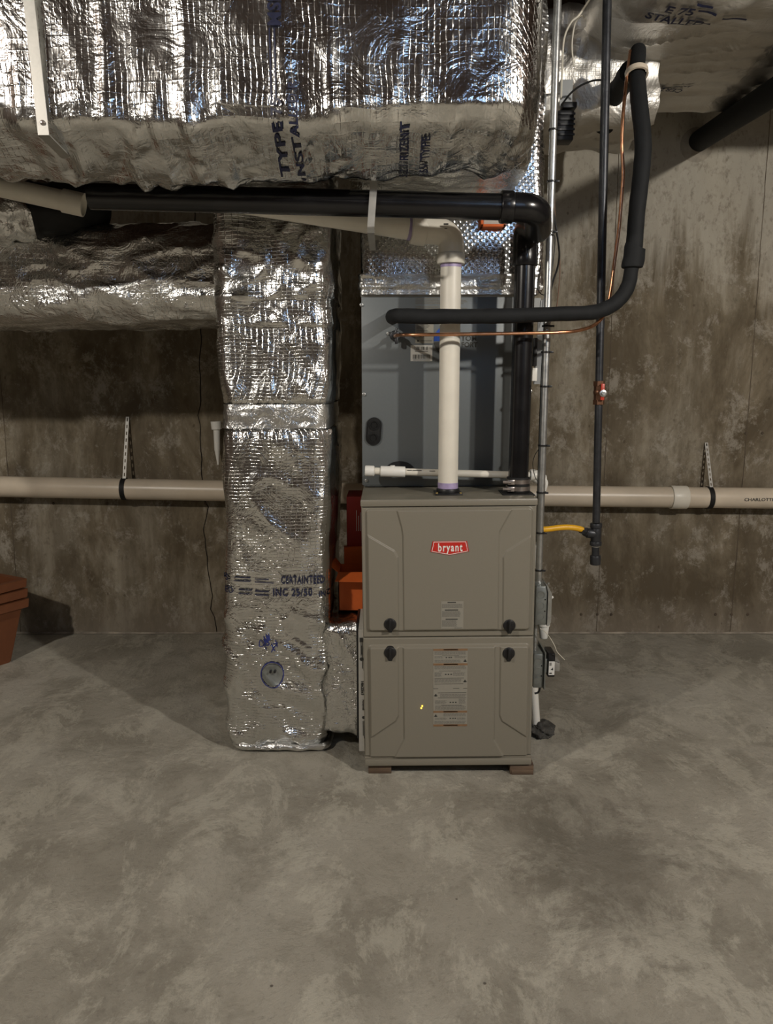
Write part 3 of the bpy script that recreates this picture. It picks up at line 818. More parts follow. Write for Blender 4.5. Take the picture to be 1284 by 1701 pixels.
# even-width white border
cx, cz = FL(746.5, 908)
vo = [bm.verts.new((x, SY-.0026, z)) for x, z in badge_poly(.94)]
vi = [bm.verts.new((cx+(x-cx)*.975, SY-.0026, cz+(z-cz)*.915)) for x, z in badge_poly(.94)]
for k in range(5): bm.faces.new((vo[k], vo[(k+1) % 5], vi[(k+1) % 5], vi[k]))
join(bm, text_bm('bryant', .0245, .66, .035, 0, 0, space=1.25), Matrix.Translation((cx+.001, SY-.0027, cz-.0005)) @ UPRIGHT)
obj('badge_print', bm, M['white'], ud, world=False, smooth=False, label='white border and lettering')
def label_block(px0, py0, px1, py1, parent, rowsdef, name='warning_label', base='label', plane=SY, bold_rows=()):
    x0, z1 = FL(px0, py0); x1, z0 = FL(px1, py1)
    bm = new(); box2(bm, (x0, plane-.0006, z0), (x1, plane+.002, z1)); lab = obj(name, bm, M[base], parent, world=False, smooth=False)
    sets = {'ink': new(), 'ink_grey': new(), 'ink_brown': new()}
    H = z1-z0; W = x1-x0
    for m, fy0, fy1, fx0, fx1, kind in rowsdef:
        bm = sets[m]
        if kind == 's': rect(bm, x0+W*fx0, z1-H*fy1, x0+W*fx1, z1-H*fy0, plane-.0009)
        else:          # fine unreadable print: broken thin rows
            y = fy0
            while y < fy1-.002:
                xx = fx0
                end = fx1-random.random()*.05
                while xx < end:
                    l = random.uniform(.03, .10); rect(bm, x0+W*xx, z1-H*(y+kind*.5), x0+W*min(end, xx+l), z1-H*y, plane-.0009); xx += l+.012
                y += kind
    for m, bm in sets.items():
        if bm.verts: 
            o = obj('print', bm, M[m], parent, world=False, smooth=False)
        else: bm.free()
    return lab
label_block(732.5, 997, 769, 1042, ud, [
    ('ink', .025, .06, .28, .66, 's'), ('ink_grey', .10, .24, .03, .97, .022), ('ink', .30, .335, .16, .76, 's'), ('ink_grey', .36, .57, .03, .88, .022),
    ('ink', .635, .67, .2, .74, 's'), ('ink_grey', .69, .93, .03, .72, .022), ('ink_grey', .955, .99, .6, .97, .022)])
R = []
def blk(y): R.extend([])
for fy in (0.0, .185, .795, .972): R.append(('ink_brown', fy, fy+.026, 0, 1, 's')); R.append(('ink', fy+.006, fy+.018, .3, .72, 's'))
for y0, y1, xa, xb in ((.03, .075, .03, .97), (.095, .125, .03, .30), (.095, .125, .62, .97), (.14, .175, .03, .82), (.215, .265, .03, .97), (.30, .355, .03, .26), (.30, .345, .58, .95),
                       (.385, .43, .03, .84), (.58, .615, .2, .97), (.66, .705, .05, .40), (.64, .705, .75, .97), (.73, .785, .05, .97), (.83, .87, .3, .97), (.885, .915, .05, .42), (.885, .915, .7, .97), (.93, .965, .03, .97)):
    R.append(('ink_grey', y0, y1, xa, xb, .0098))
for y, xa, xb in ((.085, .25, .75), (.28, .16, .8), (.37, .03, .9), (.445, .03, .88), (.505, 0, .14), (.505, .58, .76), (.505, .88, 1), (.56, .13, .97), (.625, .13, .97), (.72, .23, .85)):
    R.append(('ink', y, y+.005, xa, xb, 's'))
for y, xs in ((.11, (.38, .46, .52)), (.325, (.36, .44, .52)), (.685, (.5, .58, .66)), (.893, (.5, .58, .65))):
    for xx in xs: R.append(('ink', y-.006, y+.008, xx-.02, xx+.025, 's'))
for y, xx in ((.15, .93), (.41, .93), (.59, .07), (.855, .07)):
    R.append(('ink', y-.012, y+.018, xx-.02, xx+.02, 's')); R.append(('ink', y+.004, y+.015, xx-.05, xx+.05, 's'))
label_block(719.5, 1075.5, 775, 1203.5, ld, R)
bm = new()
x, z = FL(701, 1170); box(bm, (x, SY-.001, z), (.0045, .003, .005), .0008)
x, z = FL(700, 1173.5); box(bm, (x-.001, SY-.001, z), (.0045, .003, .005), .0008)
obj('status_light', bm, M['led'], ld, world=False, label='tiny lit amber window')
# wood blocks
for i, (a, b, y0, m_) in enumerate(((612, 650, 2.31, 'block'), (847, 886, 2.305, 'block'))):
    xa, xb = P(a, 1280, y0).x, P(b, 1280, y0).x
    bm = new(); box2(bm, (xa, y0-.004, 0), (xb, y0+.16, .0355 if i == 0 else .0335), .002)
    if i: box2(bm, (xa+.004, y0-.007, 0.0), (xb-.001, y0+.15, .016), .002)
    o = obj('wood_block', bm, M[m_]); tag(o, ('dark wood shim block under the left front corner of the furnace', 'brown wood shim block under the right front corner of the furnace')[i], 'wood block', 'shims under the furnace')
# filter
fil = thing('air_filter', 'white cardboard-framed filter between the foil boot and the furnace', 'filter', (-.079, 2.65, .07))
bm = new(); box2(bm, (-.0885, 2.325, .068), (-.0705, 2.96, .476), .0012); obj('frame', bm, M['card'], fil, smooth=False)
bm = new(); yy = 2.3235
def side_text(s, px, py, h, xs=1.0, bold=.05): join(bm, text_bm(s, h, xs, bold, -PI/2, 0), Matrix.Translation(P(px, py, yy)) @ UPRIGHT)
side_text('16x25x1', 602, 1143, .0095, 1.05, .06)
side_text('Honeywell', 603.3, 1171, .006, .95, .05)
for a, b, ln in ((599.5, 1078, .05), (602, 1088, .09), (604, 1094, .08), (603, 1210, .05), (605, 1212, .06), (600.5, 1080, .03)):
    p = P(a, b, yy); box2(bm, (p.x-.0008, yy, p.z-ln/2), (p.x+.0008, yy+.0005, p.z+ln/2))
p = P(600.5, 1095, yy); cyl(bm, p, p+V(0, .001, 0), .006, n=18)
p = P(600, 1063, yy); box2(bm, (p.x-.005, yy, p.z-.007), (p.x+.005, yy+.0005, p.z+.007))
p = P(604, 1192, yy); cyl(bm, p, p+V(0, .001, 0), .0055, n=6)
obj('print', bm, M['ink'], fil, smooth=False)

# ------------------------------------------------------------------ coil cabinet
co = thing('coil_cabinet', 'slate grey evaporator coil cabinet standing on top of the furnace', 'cabinet', (.19, 2.72, .90))
bm = new(); box2(bm, (cx0+.004, CO+.004, .897), (cx1-.004, 3.015, cz1), .002); obj('case', bm, M['coil'], co)
bm = new(); box2(bm, (cx0, CO, cz0), (cx1, CO+.012, cz1-.006), .002); fp_ = obj('front_panel', bm, M['coil'], co)
bm = new(); box2(bm, (cx0-.002, CO-.004, cz1-.008), (cx1+.002, 3.015, cz1+.004), .002); obj('top_flange', bm, M['strap'], co)
def hexscrew(px, py, Y, parent, m='galv', r=.0048):
    p = P(px, py, Y); bm = new(); cyl(bm, p, p+V(0, -.003, 0), r*1.2, n=18, bev=.0005); cyl(bm, p, p+V(0, -.007, 0), r*.8, n=6); obj('screw', bm, M[m], parent)
for a, b in ((600.5, 506.5), (604.5, 655), (608.5, 798), (881, 650), (645, 554)): hexscrew(a, b, CO, co)
g0, g1 = P(621.5, 706, CO), P(620, 727, CO)
bm = new()
def stadium(bm, a, b, r, y0, th, n=16):
    pts = [(a.x+r*math.cos(t), y0, a.z+r*math.sin(t)) for t in [PI*k/n for k in range(n+1)]]+[(b.x-r*math.cos(t), y0, b.z-r*math.sin(t)) for t in [PI*k/n for k in range(n+1)]]
    prism(bm, pts, V(0, -1, 0), th)
stadium(bm, g0, g1, .0255, CO, .006); stadium(bm, g0, g1, .020, CO-.006, .004)
gr = obj('grommet', bm, M['rubber'], co, smooth=False)
for p in (g0, g1): bm = new(); ringpipe(bm, V(p.x, CO-.009, p.z), V(p.x, CO-.014, p.z), .0155, .004); cyl(bm, V(p.x, CO-.0105, p.z), V(p.x, CO-.0112, p.z), .011, n=20); obj('plug', bm, M['hole'], co)
g0, g1 = P(658, 772, CO), P(672, 773, CO); g0.x -= .004; bm = new()
pts = [(g0.x+(g1.x-g0.x)*.5+.042*math.cos(t), CO, g0.z-.010+.022*math.sin(t)) for t in [2*PI*k/30 for k in range(30)]]; prism(bm, pts, V(0, -1, 0), .008)
obj('drain_boss', bm, M['black'], co, smooth=False)
def colab(px0, py0, px1, py1, base, name, rows_):
    a, b = P(px0, py0, CO), P(px1, py1, CO); W, H = b.x-a.x, a.z-b.z
    bm = new(); box2(bm, (a.x, CO-.0008, b.z), (b.x, CO+.001, a.z)); obj(name, bm, M[base], co, smooth=False)
    bm = new()
    for fx0, fy0, fx1, fy1 in rows_: rect(bm, a.x+W*fx0, a.z-H*fy1, a.x+W*fx1, a.z-H*fy0, CO-.0014)
    obj('print', bm, M['ink'], co, smooth=False)
bars = []
xx = .10
while xx < .88: wd = random.choice((.010, .018, .028)); bars.append((xx, .58, xx+wd, .86)); xx += wd+random.choice((.010, .016, .024))
bars += [(.2+.075*k, .08, .2+.075*k+(.045 if k % 3 else .02), .30) for k in range(8)]+[(.2, .36, .8, .40), (.12, .91, .9, .945)]
colab(682, 573.5, 718, 600, 'label2', 'barcode_label', bars)
colab(690, 534, 720, 570, 'label', 'rating_label', [(.06, .05+.07*k, random.uniform(.6, .94), .075+.07*k) for k in range(8)]+[(.1, .86, .2, .94), (.3, .88, .92, .90), (.18, .62, .35, .72), (.42, .62, .48, .72)])
a = P(690, 497, CO); bm = new()
for k, (xa, xb) in enumerate(((690, 728), (690, 774), (690, 776), (690, 770), (690, 728), (690, 776), (690, 775))):
    y = 496+2.6*k+(3 if k > 3 else 0); p, q = P(xa, y, CO), P(xb, y, CO)
    box2(bm, (p.x, CO-.001, p.z-.0015), (q.x, CO, p.z+.0012))
obj('panel_print', bm, M['ink_grey'], co, smooth=False)
bm = new(); p = P(779, 562.5, CO); join(bm, text_bm('TOM', .0165, 1.0, .03, 0, 0), Matrix.Translation((p.x, CO-.001, p.z)) @ UPRIGHT)
p = P(779.5, 573, CO); join(bm, text_bm('FORT', .0155, .95, .045, 0, 0), Matrix.Translation((p.x, CO-.001, p.z)) @ UPRIGHT)
obj('panel_lettering', bm, M['ink'], co, smooth=False)
cc = P(747, 568, CO); bm = new(); bm2 = new()
for b_, a0, a1 in ((bm, 100, 182), (bm2, 186, 262)):
    pts = [(cc.x+r*math.cos(math.radians(a0+(a1-a0)*k/14)), CO-.001, cc.z+.004+r*math.sin(math.radians(a0+(a1-a0)*k/14))) for r in (.052,) for k in range(15)]
    pts += [(cc.x+.028*math.cos(math.radians(a1-(a1-a0)*k/14)), CO-.001, cc.z+.004+.028*math.sin(math.radians(a1-(a1-a0)*k/14))) for k in range(15)]
    vs = [b_.verts.new(q) for q in pts]; b_.faces.new(vs)
obj('emblem', bm, M['bluelogo'], co, smooth=False, label='blue arc of a round emblem'); obj('emblem', bm2, M['ink'], co, smooth=False, label='black arc of a round emblem')

# ------------------------------------------------------------------ white vent pipe
wv = thing('exhaust_vent_pipe', 'white plastic vent pipe rising from the furnace top and turning left', 'pipe', P(744, 818, 2.42))
x0 = .1945; zt = P(750, 440, 2.42).z; zb = .898
bm = new(); cyl(bm, (x0, 2.42, zb+.01), (x0, 2.42, zt+.04), .0315, n=40); obj('riser', bm, M['pvc'], wv)
bm = new(); cyl(bm, (x0, 2.42, zb+.012), (x0, 2.42, zb+.034), .0321, n=40); obj('primer_ring', bm, M['primer'], wv, label='purple primer smear'); bm = new(); cyl(bm, (x0, 2.42, zt-.008), (x0, 2.42, zt+.01), .0321, n=40); obj('primer_ring', bm, M['primer'], wv, label='purple primer smear')
pe, pl = P(683, 381, 2.41), P(372, 331, 2.33)
d = (pl-pe).normalized(); el = V(x0, 2.42, pe.z-.0)+V(0, 0, -.012)
k0 = V(x0, 2.42, zt+.05)
bm = new(); tube(bm, fillet([V(x0, 2.42, zt+.004), V(x0, 2.42, el.z+.005), pe], .065, 12), .0385, 36); 
cyl(bm, V(x0, 2.42, zt+.002), V(x0, 2.42, zt+.032), .042, n=40, bev=.002); cyl(bm, pe-d*.045, pe, .042, n=40, bev=.002)
obj('elbow', bm, M['pvc'], wv)
bm = new(); box(bm, P(739, 377, 2.41)+V(0, -.043, 0), (.014, .001, .004)); box(bm, P(739, 384, 2.41)+V(0, -.042, 0), (.008, .001, .002)); obj('printed_mark', bm, M['ink'], wv, smooth=False)
bm = new(); cyl(bm, pe, pe+d*.010, .0323, n=36); obj('primer_ring', bm, M['primer'], wv, label='purple primer smear')
bm = new(); cyl(bm, pe-d*.02, pl+d*.05, .0315, n=36); obj('run', bm, M['pvc'], wv)
bm = new(); box2(bm, (x0-.043, 2.377, zb-.002), (x0+.043, 2.463, zb+.003), .001); cyl(bm, (x0, 2.42, zb), (x0, 2.42, zb+.016), .0375, .036, 36, .002)
obj('flange', bm, M['black'], wv, label='black plastic flange')
for sx in (-1, 1):
    bm = new(); p = V(x0+sx*.037, 2.383, zb+.002); cyl(bm, p, p+V(0, 0, .005), .004, n=12); obj('screw', bm, M['brass'], wv)
# ------------------------------------------------------------------ black intake pipe
bp = thing('intake_pipe', 'glossy black plastic intake pipe over the furnace right side, bending left under the trunk', 'pipe', P(860, 818, 2.42))
xb_ = .4165; zt = P(868, 432, 2.42).z
bm = new(); cyl(bm, (xb_, 2.42, zb+.015), (xb_+.002, 2.42, zt+.02), .0315, n=40); obj('riser', bm, M['abs_'], bp)
bm = new(); cyl(bm, (xb_+.002, 2.42, zt-.018), (xb_+.002, 2.42, zt+.03), .0385, n=40, bev=.003); obj('coupling', bm, M['abs_'], bp)
hA, hB = P(150, 326, 2.2), P(838, 344, 2.2)
dh = (hB-hA).normalized()
bm = new(); cyl(bm, hA, hB+dh*.02, .0345, n=40); obj('run', bm, M['abs_'], bp)
bm = new(); p1 = hB+dh*.02
tube(bm, fillet([hB, hB+dh*.088, V(xb_+.022, 2.33, p1.z-.035), V(xb_+.002, 2.42, zt+.10), V(xb_+.002, 2.42, zt)], .055, 12), .0385, 36)
cyl(bm, hB-dh*.012, hB+dh*.024, .0425, n=40, bev=.003); obj('elbow', bm, M['abs_'], bp)
bm = new(); cyl(bm, (xb_, 2.42, zb), (xb_, 2.42, zb+.052), .0365, n=40, bev=.004); box2(bm, (xb_-.055, 2.365, zb-.002), (xb_+.045, 2.47, zb+.0025), .001); rc = obj('rubber_coupling', bm, M['rubber'], bp)
for zz in (zb+.010, zb+.032):
    bm = new(); ringpipe(bm, (xb_, 2.42, zz), (xb_, 2.42, zz+.013), .0385, .002, 40)
    box(bm, (xb_-.028, 2.385, zz+.0065), (.022, .012, .015), .002); cyl(bm, (xb_-.052, 2.388, zz+.0065), (xb_-.028, 2.380, zz+.0065), .0055, n=14)
    obj('hose_clamp', bm, M['clamp'], rc)
# band hanger round the two runs
bh = thing('pipe_hanger', 'galvanized band hanging both horizontal pipes under the trunk', 'hanger', P(620, 350, 2.2))
bm = new(); c = P(618, 339, 2.2)
a1, a2 = P(621, 312, 2.155), P(616, 382, 2.155)
top, bot = a1.z, a2.z-.004
path = [V(a1.x, 2.155, TR_Z0+.01), V(a1.x-.001, 2.155, top), V(a2.x, 2.155, bot+.012), V(a2.x, 2.17, bot), V(a2.x, 2.44, bot-.002), V(a1.x, 2.46, bot+.03), V(a1.x, 2.46, TR_Z0+.01)]
for p, q in zip(path, path[1:]):
    X = V(.0095, 0, 0); nn_ = (q-p).cross(X).normalized(); prism(bm, [p-X, p+X, q+X, q-X], nn_, .0016)
obj('band', bm, M['strap'], bh, smooth=False)
# left white pvc stub with coupling
ls = thing('pvc_pipe_stub', 'short white plastic pipe with a socket end poking out under the trunk at upper left', 'pipe', P(60, 340, 2.45))
a, b = P(-60, 297, 2.38), P(122, 337, 2.42); dd = (b-a).normalized()
bm = new(); cyl(bm, a, b-dd*.02, .0295, n=32); obj('pipe', bm, M['pvc'], ls)
bm = new(); ringpipe(bm, b-dd*.03, b+dd*.03, .034, .004, 36); cyl(bm, b+dd*.01, b+dd*.02, .0315, n=24); obj('socket', bm, M['pvc'], ls)

# ------------------------------------------------------------------ refrigerant lines
il = thing('insulated_line', 'black foam-insulated refrigerant line from the coil cabinet curving up to the right', 'pipe', P(650, 540, 2.5))
pts = [P(652, 527, CO), P(652, 527, 2.45), P(655, 525, 2.35), P(675, 525, 2.325), P(720, 526, 2.32), P(850, 524.5, 2.325), P(940, 521, 2.34), P(990, 518, 2.37), P(1022, 503, 2.39), P(1042, 478, 2.40), P(1049, 445, 2.40), P(1053, 415, 2.40)]
sp = smooth_path(pts, 8); bm = new(); tube(bm, sp, [.0215+.0012*N(i*.3, 0, 0) for i in range(len(sp))], 28, wob=.0015); obj('lower_sleeve', bm, M['foam'], il)
pts2 = [P(1053, 415, 2.40), P(1058, 350, 2.40), P(1065, 290, 2.40), P(1068, 235, 2.41), P(1063, 180, 2.44), P(1058, 125, 2.50), P(1060, 85, 2.62)]
sp = smooth_path(pts2, 8); bm = new(); tube(bm, sp, [.0245]*len(sp), 28, wob=.0015); obj('upper_sleeve', bm, M['foam'], il)
sp = smooth_path([P(1049.5, 446, 2.4), P(1050, 441, 2.4), P(1053, 428, 2.4), P(1054, 414, 2.4), P(1055, 411, 2.4)], 4)
bm = new(); tube(bm, sp, [.022]+[.029, .031]+[.0315]*(len(sp)-4)+[.026], 28, wob=.003); obj('joint_wrap', bm, M['foam'], il)
cl = thing('copper_line', 'thin bare copper refrigerant tube below and behind the foam-insulated line', 'pipe', P(655, 565, 2.5))
pts = [P(656, 558, CO), P(657, 558, 2.46), P(664, 556.5, 2.40), P(700, 556, 2.345), P(850, 554, 2.345), P(930, 552, 2.36), P(965, 548, 2.39), P(990, 538, 2.43), P(1006, 518, 2.45), P(1014, 485, 2.45), P(1020, 440, 2.45), P(1028, 380, 2.45), P(1033, 320, 2.45), P(1035, 285, 2.45), P(1033, 235, 2.45), P(1036, 180, 2.46), P(1042, 125, 2.5), P(1047, 85, 2.6)]
bm = new(); tube(bm, smooth_path(pts, 8), .0052, 14); obj('tube', bm, M['copper'], cl)
bm = new(); p = P(656, 558, CO); cyl(bm, p, p-V(0, .014, 0), .017, n=24, bev=.002); cyl(bm, p-V(0, .012, 0), p-V(0, .05, 0), .009, n=6); box(bm, p+V(.004, -.03, -.016), (.010, .012, .022), .002); cyl(bm, p+V(0, -.03, .006), p+V(.006, -.03, .024), .004, n=10)
obj('flare_fitting', bm, M['black_iron'], cl, label='dark flare fitting at the cabinet')
# pvc condensate drain
dr = thing('condensate_drain', 'thin white plastic drain pipe with an end cap lying across the coil cabinet foot', 'pipe', P(610, 790, 2.47))
yd = 2.50; A, B = P(607, 782, yd), P(888, 790, yd); da = (B-A).normalized()
def at(px): return A.lerp(B, (px-607)/(888-607))
bm = new(); cyl(bm, at(609), at(885), .0118, n=24); obj('pipe', bm, M['pvc'], dr)
bm = new(); cyl(bm, at(606), at(622), .0175, n=28, bev=.003); obj('end_cap', bm, M['pvc_white'], dr)
bm = new(); cyl(bm, at(632), at(673), .0175, n=28, bev=.0015); p = at(652); cyl(bm, p, p+V(0, .035, 0), .0165, n=24); cyl(bm, p+V(0, 0, .012), p+V(0, 0, .020), .008, n=14); obj('tee', bm, M['pvc_white'], dr)
bm = new(); c = P(889, 789, yd); tube(bm, fillet([at(883), c+V(.005, 0, 0), c+V(.007, .09, -.006)], .012), .0155, 24); cyl(bm, at(881), at(886), .018, n=24)
e2 = P(905, 799, 2.56); tube(bm, fillet([c+V(.007, .08, -.004), V(c.x+.012, 2.56, e2.z+.006), e2, V(.509, 2.59, e2.z-.1), V(.511, 2.6, .32), V(.538, 2.6, .03)], .015), .0145, 22); cyl(bm, e2+V(-.013, 0, .002), e2+V(.002, 0, 0), .021, n=24, bev=.003)
obj('elbow', bm, M['pvc_white'], dr)
bm = new()
for a, b in ((676, 684), (685, 700), (713, 722)): p, q = at(a), at(b); box2(bm, (p.x, yd-.0122, p.z+.006), (q.x, yd-.0105, p.z+.0075))
obj('print', bm, M['ink'], dr, smooth=False)
lump = new(); bmesh.ops.create_icosphere(lump, subdivisions=5, radius=1)
for v in lump.verts:
    p = v.co.copy(); k = 1+.35*N(p.x*2.2, p.y*2.2, p.z*2.2)+.12*N(p.x*7, p.y*7, p.z*7); v.co = V(.552+.048*p.x*k, 2.60+.055*p.y*k, max(.0005, .012+.030*p.z*k))
tag(obj('drain_putty', lump, M['mastic']), 'dark grey lump of sealant around the drain pipe foot on the floor', 'sealant')

# ------------------------------------------------------------------ conduit, boxes, wiring
cn = thing('electrical_conduit', 'shiny metal conduit running down right beside the furnace, banded with black ties', 'conduit', P(893, 970, 2.42))
ca, cb = V(.4895, 2.42, 2.60), V(.4915, 2.42, P(893, 975, 2.42).z)
bm = new(); cyl(bm, ca, cb, .0112, n=24); p = P(905, 566, 2.42); cyl(bm, V(.4905, 2.42, p.z-.02), V(.4905, 2.42, p.z+.02), .0125, n=24); obj('tube', bm, M['galv'], cn)
bm = new(); cyl(bm, cb+V(0, 0, -.004), cb+V(0, 0, .02), .0155, n=24); obj('connector', bm, M['galv'], cn)
for y in (216, 302, 386, 542, 585, 642, 740, 818, 885, 947):
    z = P(900, y, 2.42).z; bm = new(); ringpipe(bm, (.4905, 2.42, z-.002), (.4905, 2.42, z+.003), .0150, .004, 20); box(bm, (.506, 2.412, z), (.012, .005, .006), .001); obj('cable_tie', bm, M['black'], cn)
def wire(name, label, pts, r, m, cat='wire', group=None):
    bm = new(); tube(bm, smooth_path(pts, 7), r, 8); o = obj(name, bm, M[m]); tag(o, label, cat, group); return o
wire('control_cable', 'thin black control cable strapped behind the metal conduit', [P(916, 330, 2.44), P(924, 380, 2.42), P(929, 420, 2.43), P(926, 445, 2.44), P(918, 470, 2.44), P(908, 520, 2.445), P(901, 600, 2.445), P(897, 700, 2.445), P(894, 800, 2.445), P(891, 900, 2.445)], .003, 'black', 'cable')
wire('control_wire', 'hair-thin black wire from the elbow of the black pipe to the conduit', [P(898, 350, 2.40), P(902, 375, 2.36), P(915, 388, 2.40), P(922, 400, 2.41), P(914, 470, 2.42), P(905, 490, 2.43), P(893, 478, 2.44), P(898, 440, 2.46)], .0015, 'black')
wire('brown_cable', 'thin brown cable hanging right of the conduit down to the coil', [P(921, 300, 2.5), P(922, 360, 2.5), P(928, 410, 2.5), P(930, 450, 2.5), P(926, 500, 2.5), P(921, 530, 2.5)], .0017, 'wire_brown', 'cable')
wire('drop_wire', 'fine dark wire looping between cabinet and conduit near the drain elbow', [P(896, 745, 2.45), P(889, 755, 2.47), P(885, 770, 2.47), P(888, 790, 2.44), P(893, 800, 2.43)], .0011, 'black')
wire('ceiling_cable', 'pale loose cable looping down in the dark gap above the conduit', [P(979, 0, 2.7), P(962, 25, 2.7), P(948, 38, 2.7), P(937, 65, 2.7), P(934, 110, 2.7), P(932, 165, 2.7)], .0032, 'wire_white', 'cable')
wire('ceiling_cable', 'second pale cable curling back behind the first in the dark gap', [P(972, 32, 2.72), P(966, 26, 2.72), P(955, 40, 2.74), P(950, 75, 2.75), P(953, 110, 2.76)], .0026, 'wire_white', 'cable')
wire('jumper_cable', 'black cable arching from the gas pipe to the small black device', [P(1000, 133, 2.6), P(985, 134, 2.62), P(965, 142, 2.64), P(948, 155, 2.66), P(932, 175, 2.68)], .0032, 'black', 'cable')
# damper motor
dm = thing('damper_motor', 'small black ribbed motor hung on a grey bracket beside the conduit top', 'motor', P(940, 240, 2.72))
bm = new(); a, b = P(925, 186, 2.72), P(950, 236, 2.72); box2(bm, (a.x, 2.70, b.z), (b.x, 2.76, a.z), .004)
for k in range(5): z = b.z+(a.z-b.z)*(.15+.17*k); box2(bm, (a.x-.002, 2.694, z), (b.x+.002, 2.70, z+.006))
p = P(944, 178, 2.72); box(bm, p+V(.0, 0, .0), (.045, .05, .018), .002); obj('housing', bm, M['black'], dm)
bm = new(); a, b = P(931, 132, 2.73), P(950, 180, 2.73); box2(bm, (a.x, 2.73, b.z), (b.x, 2.733, a.z)); box2(bm, (a.x, 2.733, a.z-.003), (b.x, 2.87, a.z)); obj('bracket', bm, M['greyplastic'], dm, smooth=False)
# switch box
z0, z1 = P(895, 1036, 2.38).z, P(895, 972, 2.38).z
sb = thing('switch_box', 'metal service switch box with a white toggle on the furnace right side', 'switch', (.49, 2.42, z0))
def handy(parent, x0, x1, y0, y1, z0, z1):
    bm = new(); box2(bm, (x0, y0, z0), (x1, y1, z1), .004); obj('box', bm, M['galv_dark'], parent)
    for k, f in enumerate((.22, .5, .78)):
        bm = new(); c = V(x0+(x1-x0)*.42, y0, z0+(z1-z0)*f); ringpipe(bm, c, c+V(0, -.0012, 0), .0125, .0018, 24); cyl(bm, c, c+V(0, -.0006, 0), .0098, n=20)
        obj('knockout', bm, M['galv_dark'], parent)
    for f in (.36, .66): bm = new(); c = V(x1-.008, y0, z0+(z1-z0)*f); cyl(bm, c, c+V(0, -.0012, 0), .0022, n=10); obj('screw_hole', bm, M['hole'], parent)
handy(sb, .474, .512, 2.365, 2.465, z0, z1)
bm = new(); prism(bm, [(.512, 2.36, z0-.002), (.519, 2.36, z0), (.524, 2.36, z0+.012), (.524, 2.36, z1-.024), (.510, 2.36, z1+.004), (.507, 2.36, z1+.002), (.512, 2.36, z1-.02)], V(0, 1, 0), .108); obj('cover', bm, M['galv'], sb, smooth=False)
bm = new(); zc = (z0+z1)/2+.010; box(bm, (.526, 2.415, zc), (.006, .012, .024), .001); cyl(bm, (.526, 2.415, zc), (.540, 2.412, zc+.006), .0055, .004, 14, .001); obj('toggle', bm, M['white'], sb)
bm = new(); p = V(.513, 2.37, z1+.006); cyl(bm, p, p+V(0, 0, .005), .004, n=12); obj('screw', bm, M['galv'], sb)
# condensate cup
p0, p1 = P(903, 1036, 2.46), P(903, 1060, 2.46)
bm = new(); cyl(bm, p1, p0, .013, .019, 24, .002); cyl(bm, p0+V(0, 0, -.006), p0+V(0, 0, .002), .021, n=24); o = obj('trap_cup', bm, M['cup']); tag(o, 'small translucent white cup below the switch box', 'cup')
# transformer box
z2, z3 = P(893, 1140, 2.38).z, P(893, 1084, 2.38).z
tr = thing('transformer_box', 'metal junction box with a black transformer on the lower right furnace side', 'electrical box', (.49, 2.42, z2))
handy(tr, .474, .508, 2.365, 2.465, z2, z3)
bm = new(); box2(bm, (.508, 2.355, z2-.002), (.511, 2.475, z3+.008)); obj('cover', bm, M['galv_dark'], tr, smooth=False)
zc = P(915, 1100, 2.42).z
bm = new(); box2(bm, (.511, 2.392, zc-.026), (.527, 2.45, zc+.022), .003); obj('coil_winding', bm, M['galv_dark'], tr)
bm = new(); box2(bm, (.525, 2.385, zc-.038), (.548, 2.455, zc+.042), .003); cr_ = obj('core', bm, M['black'], tr, label='black transformer core')
bm = new(); box2(bm, (.5275, 2.3835, zc-.030), (.5465, 2.386, zc+.016)); obj('core_label', bm, M['white'], tr, smooth=False, label='white paper sticker')
bm = new()
for k in range(3): box2(bm, (.529, 2.3828, zc+.010-.004*k), (.536, 2.3836, zc+.012-.004*k))
prism(bm, [(.534, 2.3828, zc-.012), (.541, 2.3828, zc-.004), (.542, 2.3828, zc-.014)], V(0, 1, 0), .0006); box2(bm, (.530, 2.3828, zc-.026), (.538, 2.3836, zc-.022)); obj('print', bm, M['ink'], tr, smooth=False)
bm = new(); box2(bm, (.548, 2.395, zc-.022), (.566, 2.445, zc+.010), .002); obj('terminal_cap', bm, M['strap'], tr)
wire('thermostat_wire', 'thin white wire drooping from switch box to transformer', [P(897, 1044, 2.37), P(906, 1050, 2.36), P(914, 1060, 2.36), P(921, 1072, 2.36), P(925, 1082, 2.365), P(932, 1090, 2.37), P(938, 1096, 2.375)], .0013, 'wire_white')
fc = new(); a, b = V(.484, 2.40, z0+.004), V(.483, 2.40, z3-.004); n = 90; L = (b-a).length
tube(fc, [a.lerp(b, i/n) for i in range(n+1)], [.0068 if i % 3 else .0052 for i in range(n+1)], 16); tag(obj('armored_cable', fc, M['galv']), 'short ribbed metal cable joining the two boxes beside the furnace', 'cable')
wire('box_pigtail', 'short black cable curling under the transformer box', [P(888, 1152, 2.42), P(894, 1150, 2.42), P(897, 1142, 2.42), P(896, 1136, 2.42)], .0035, 'black', 'cable')
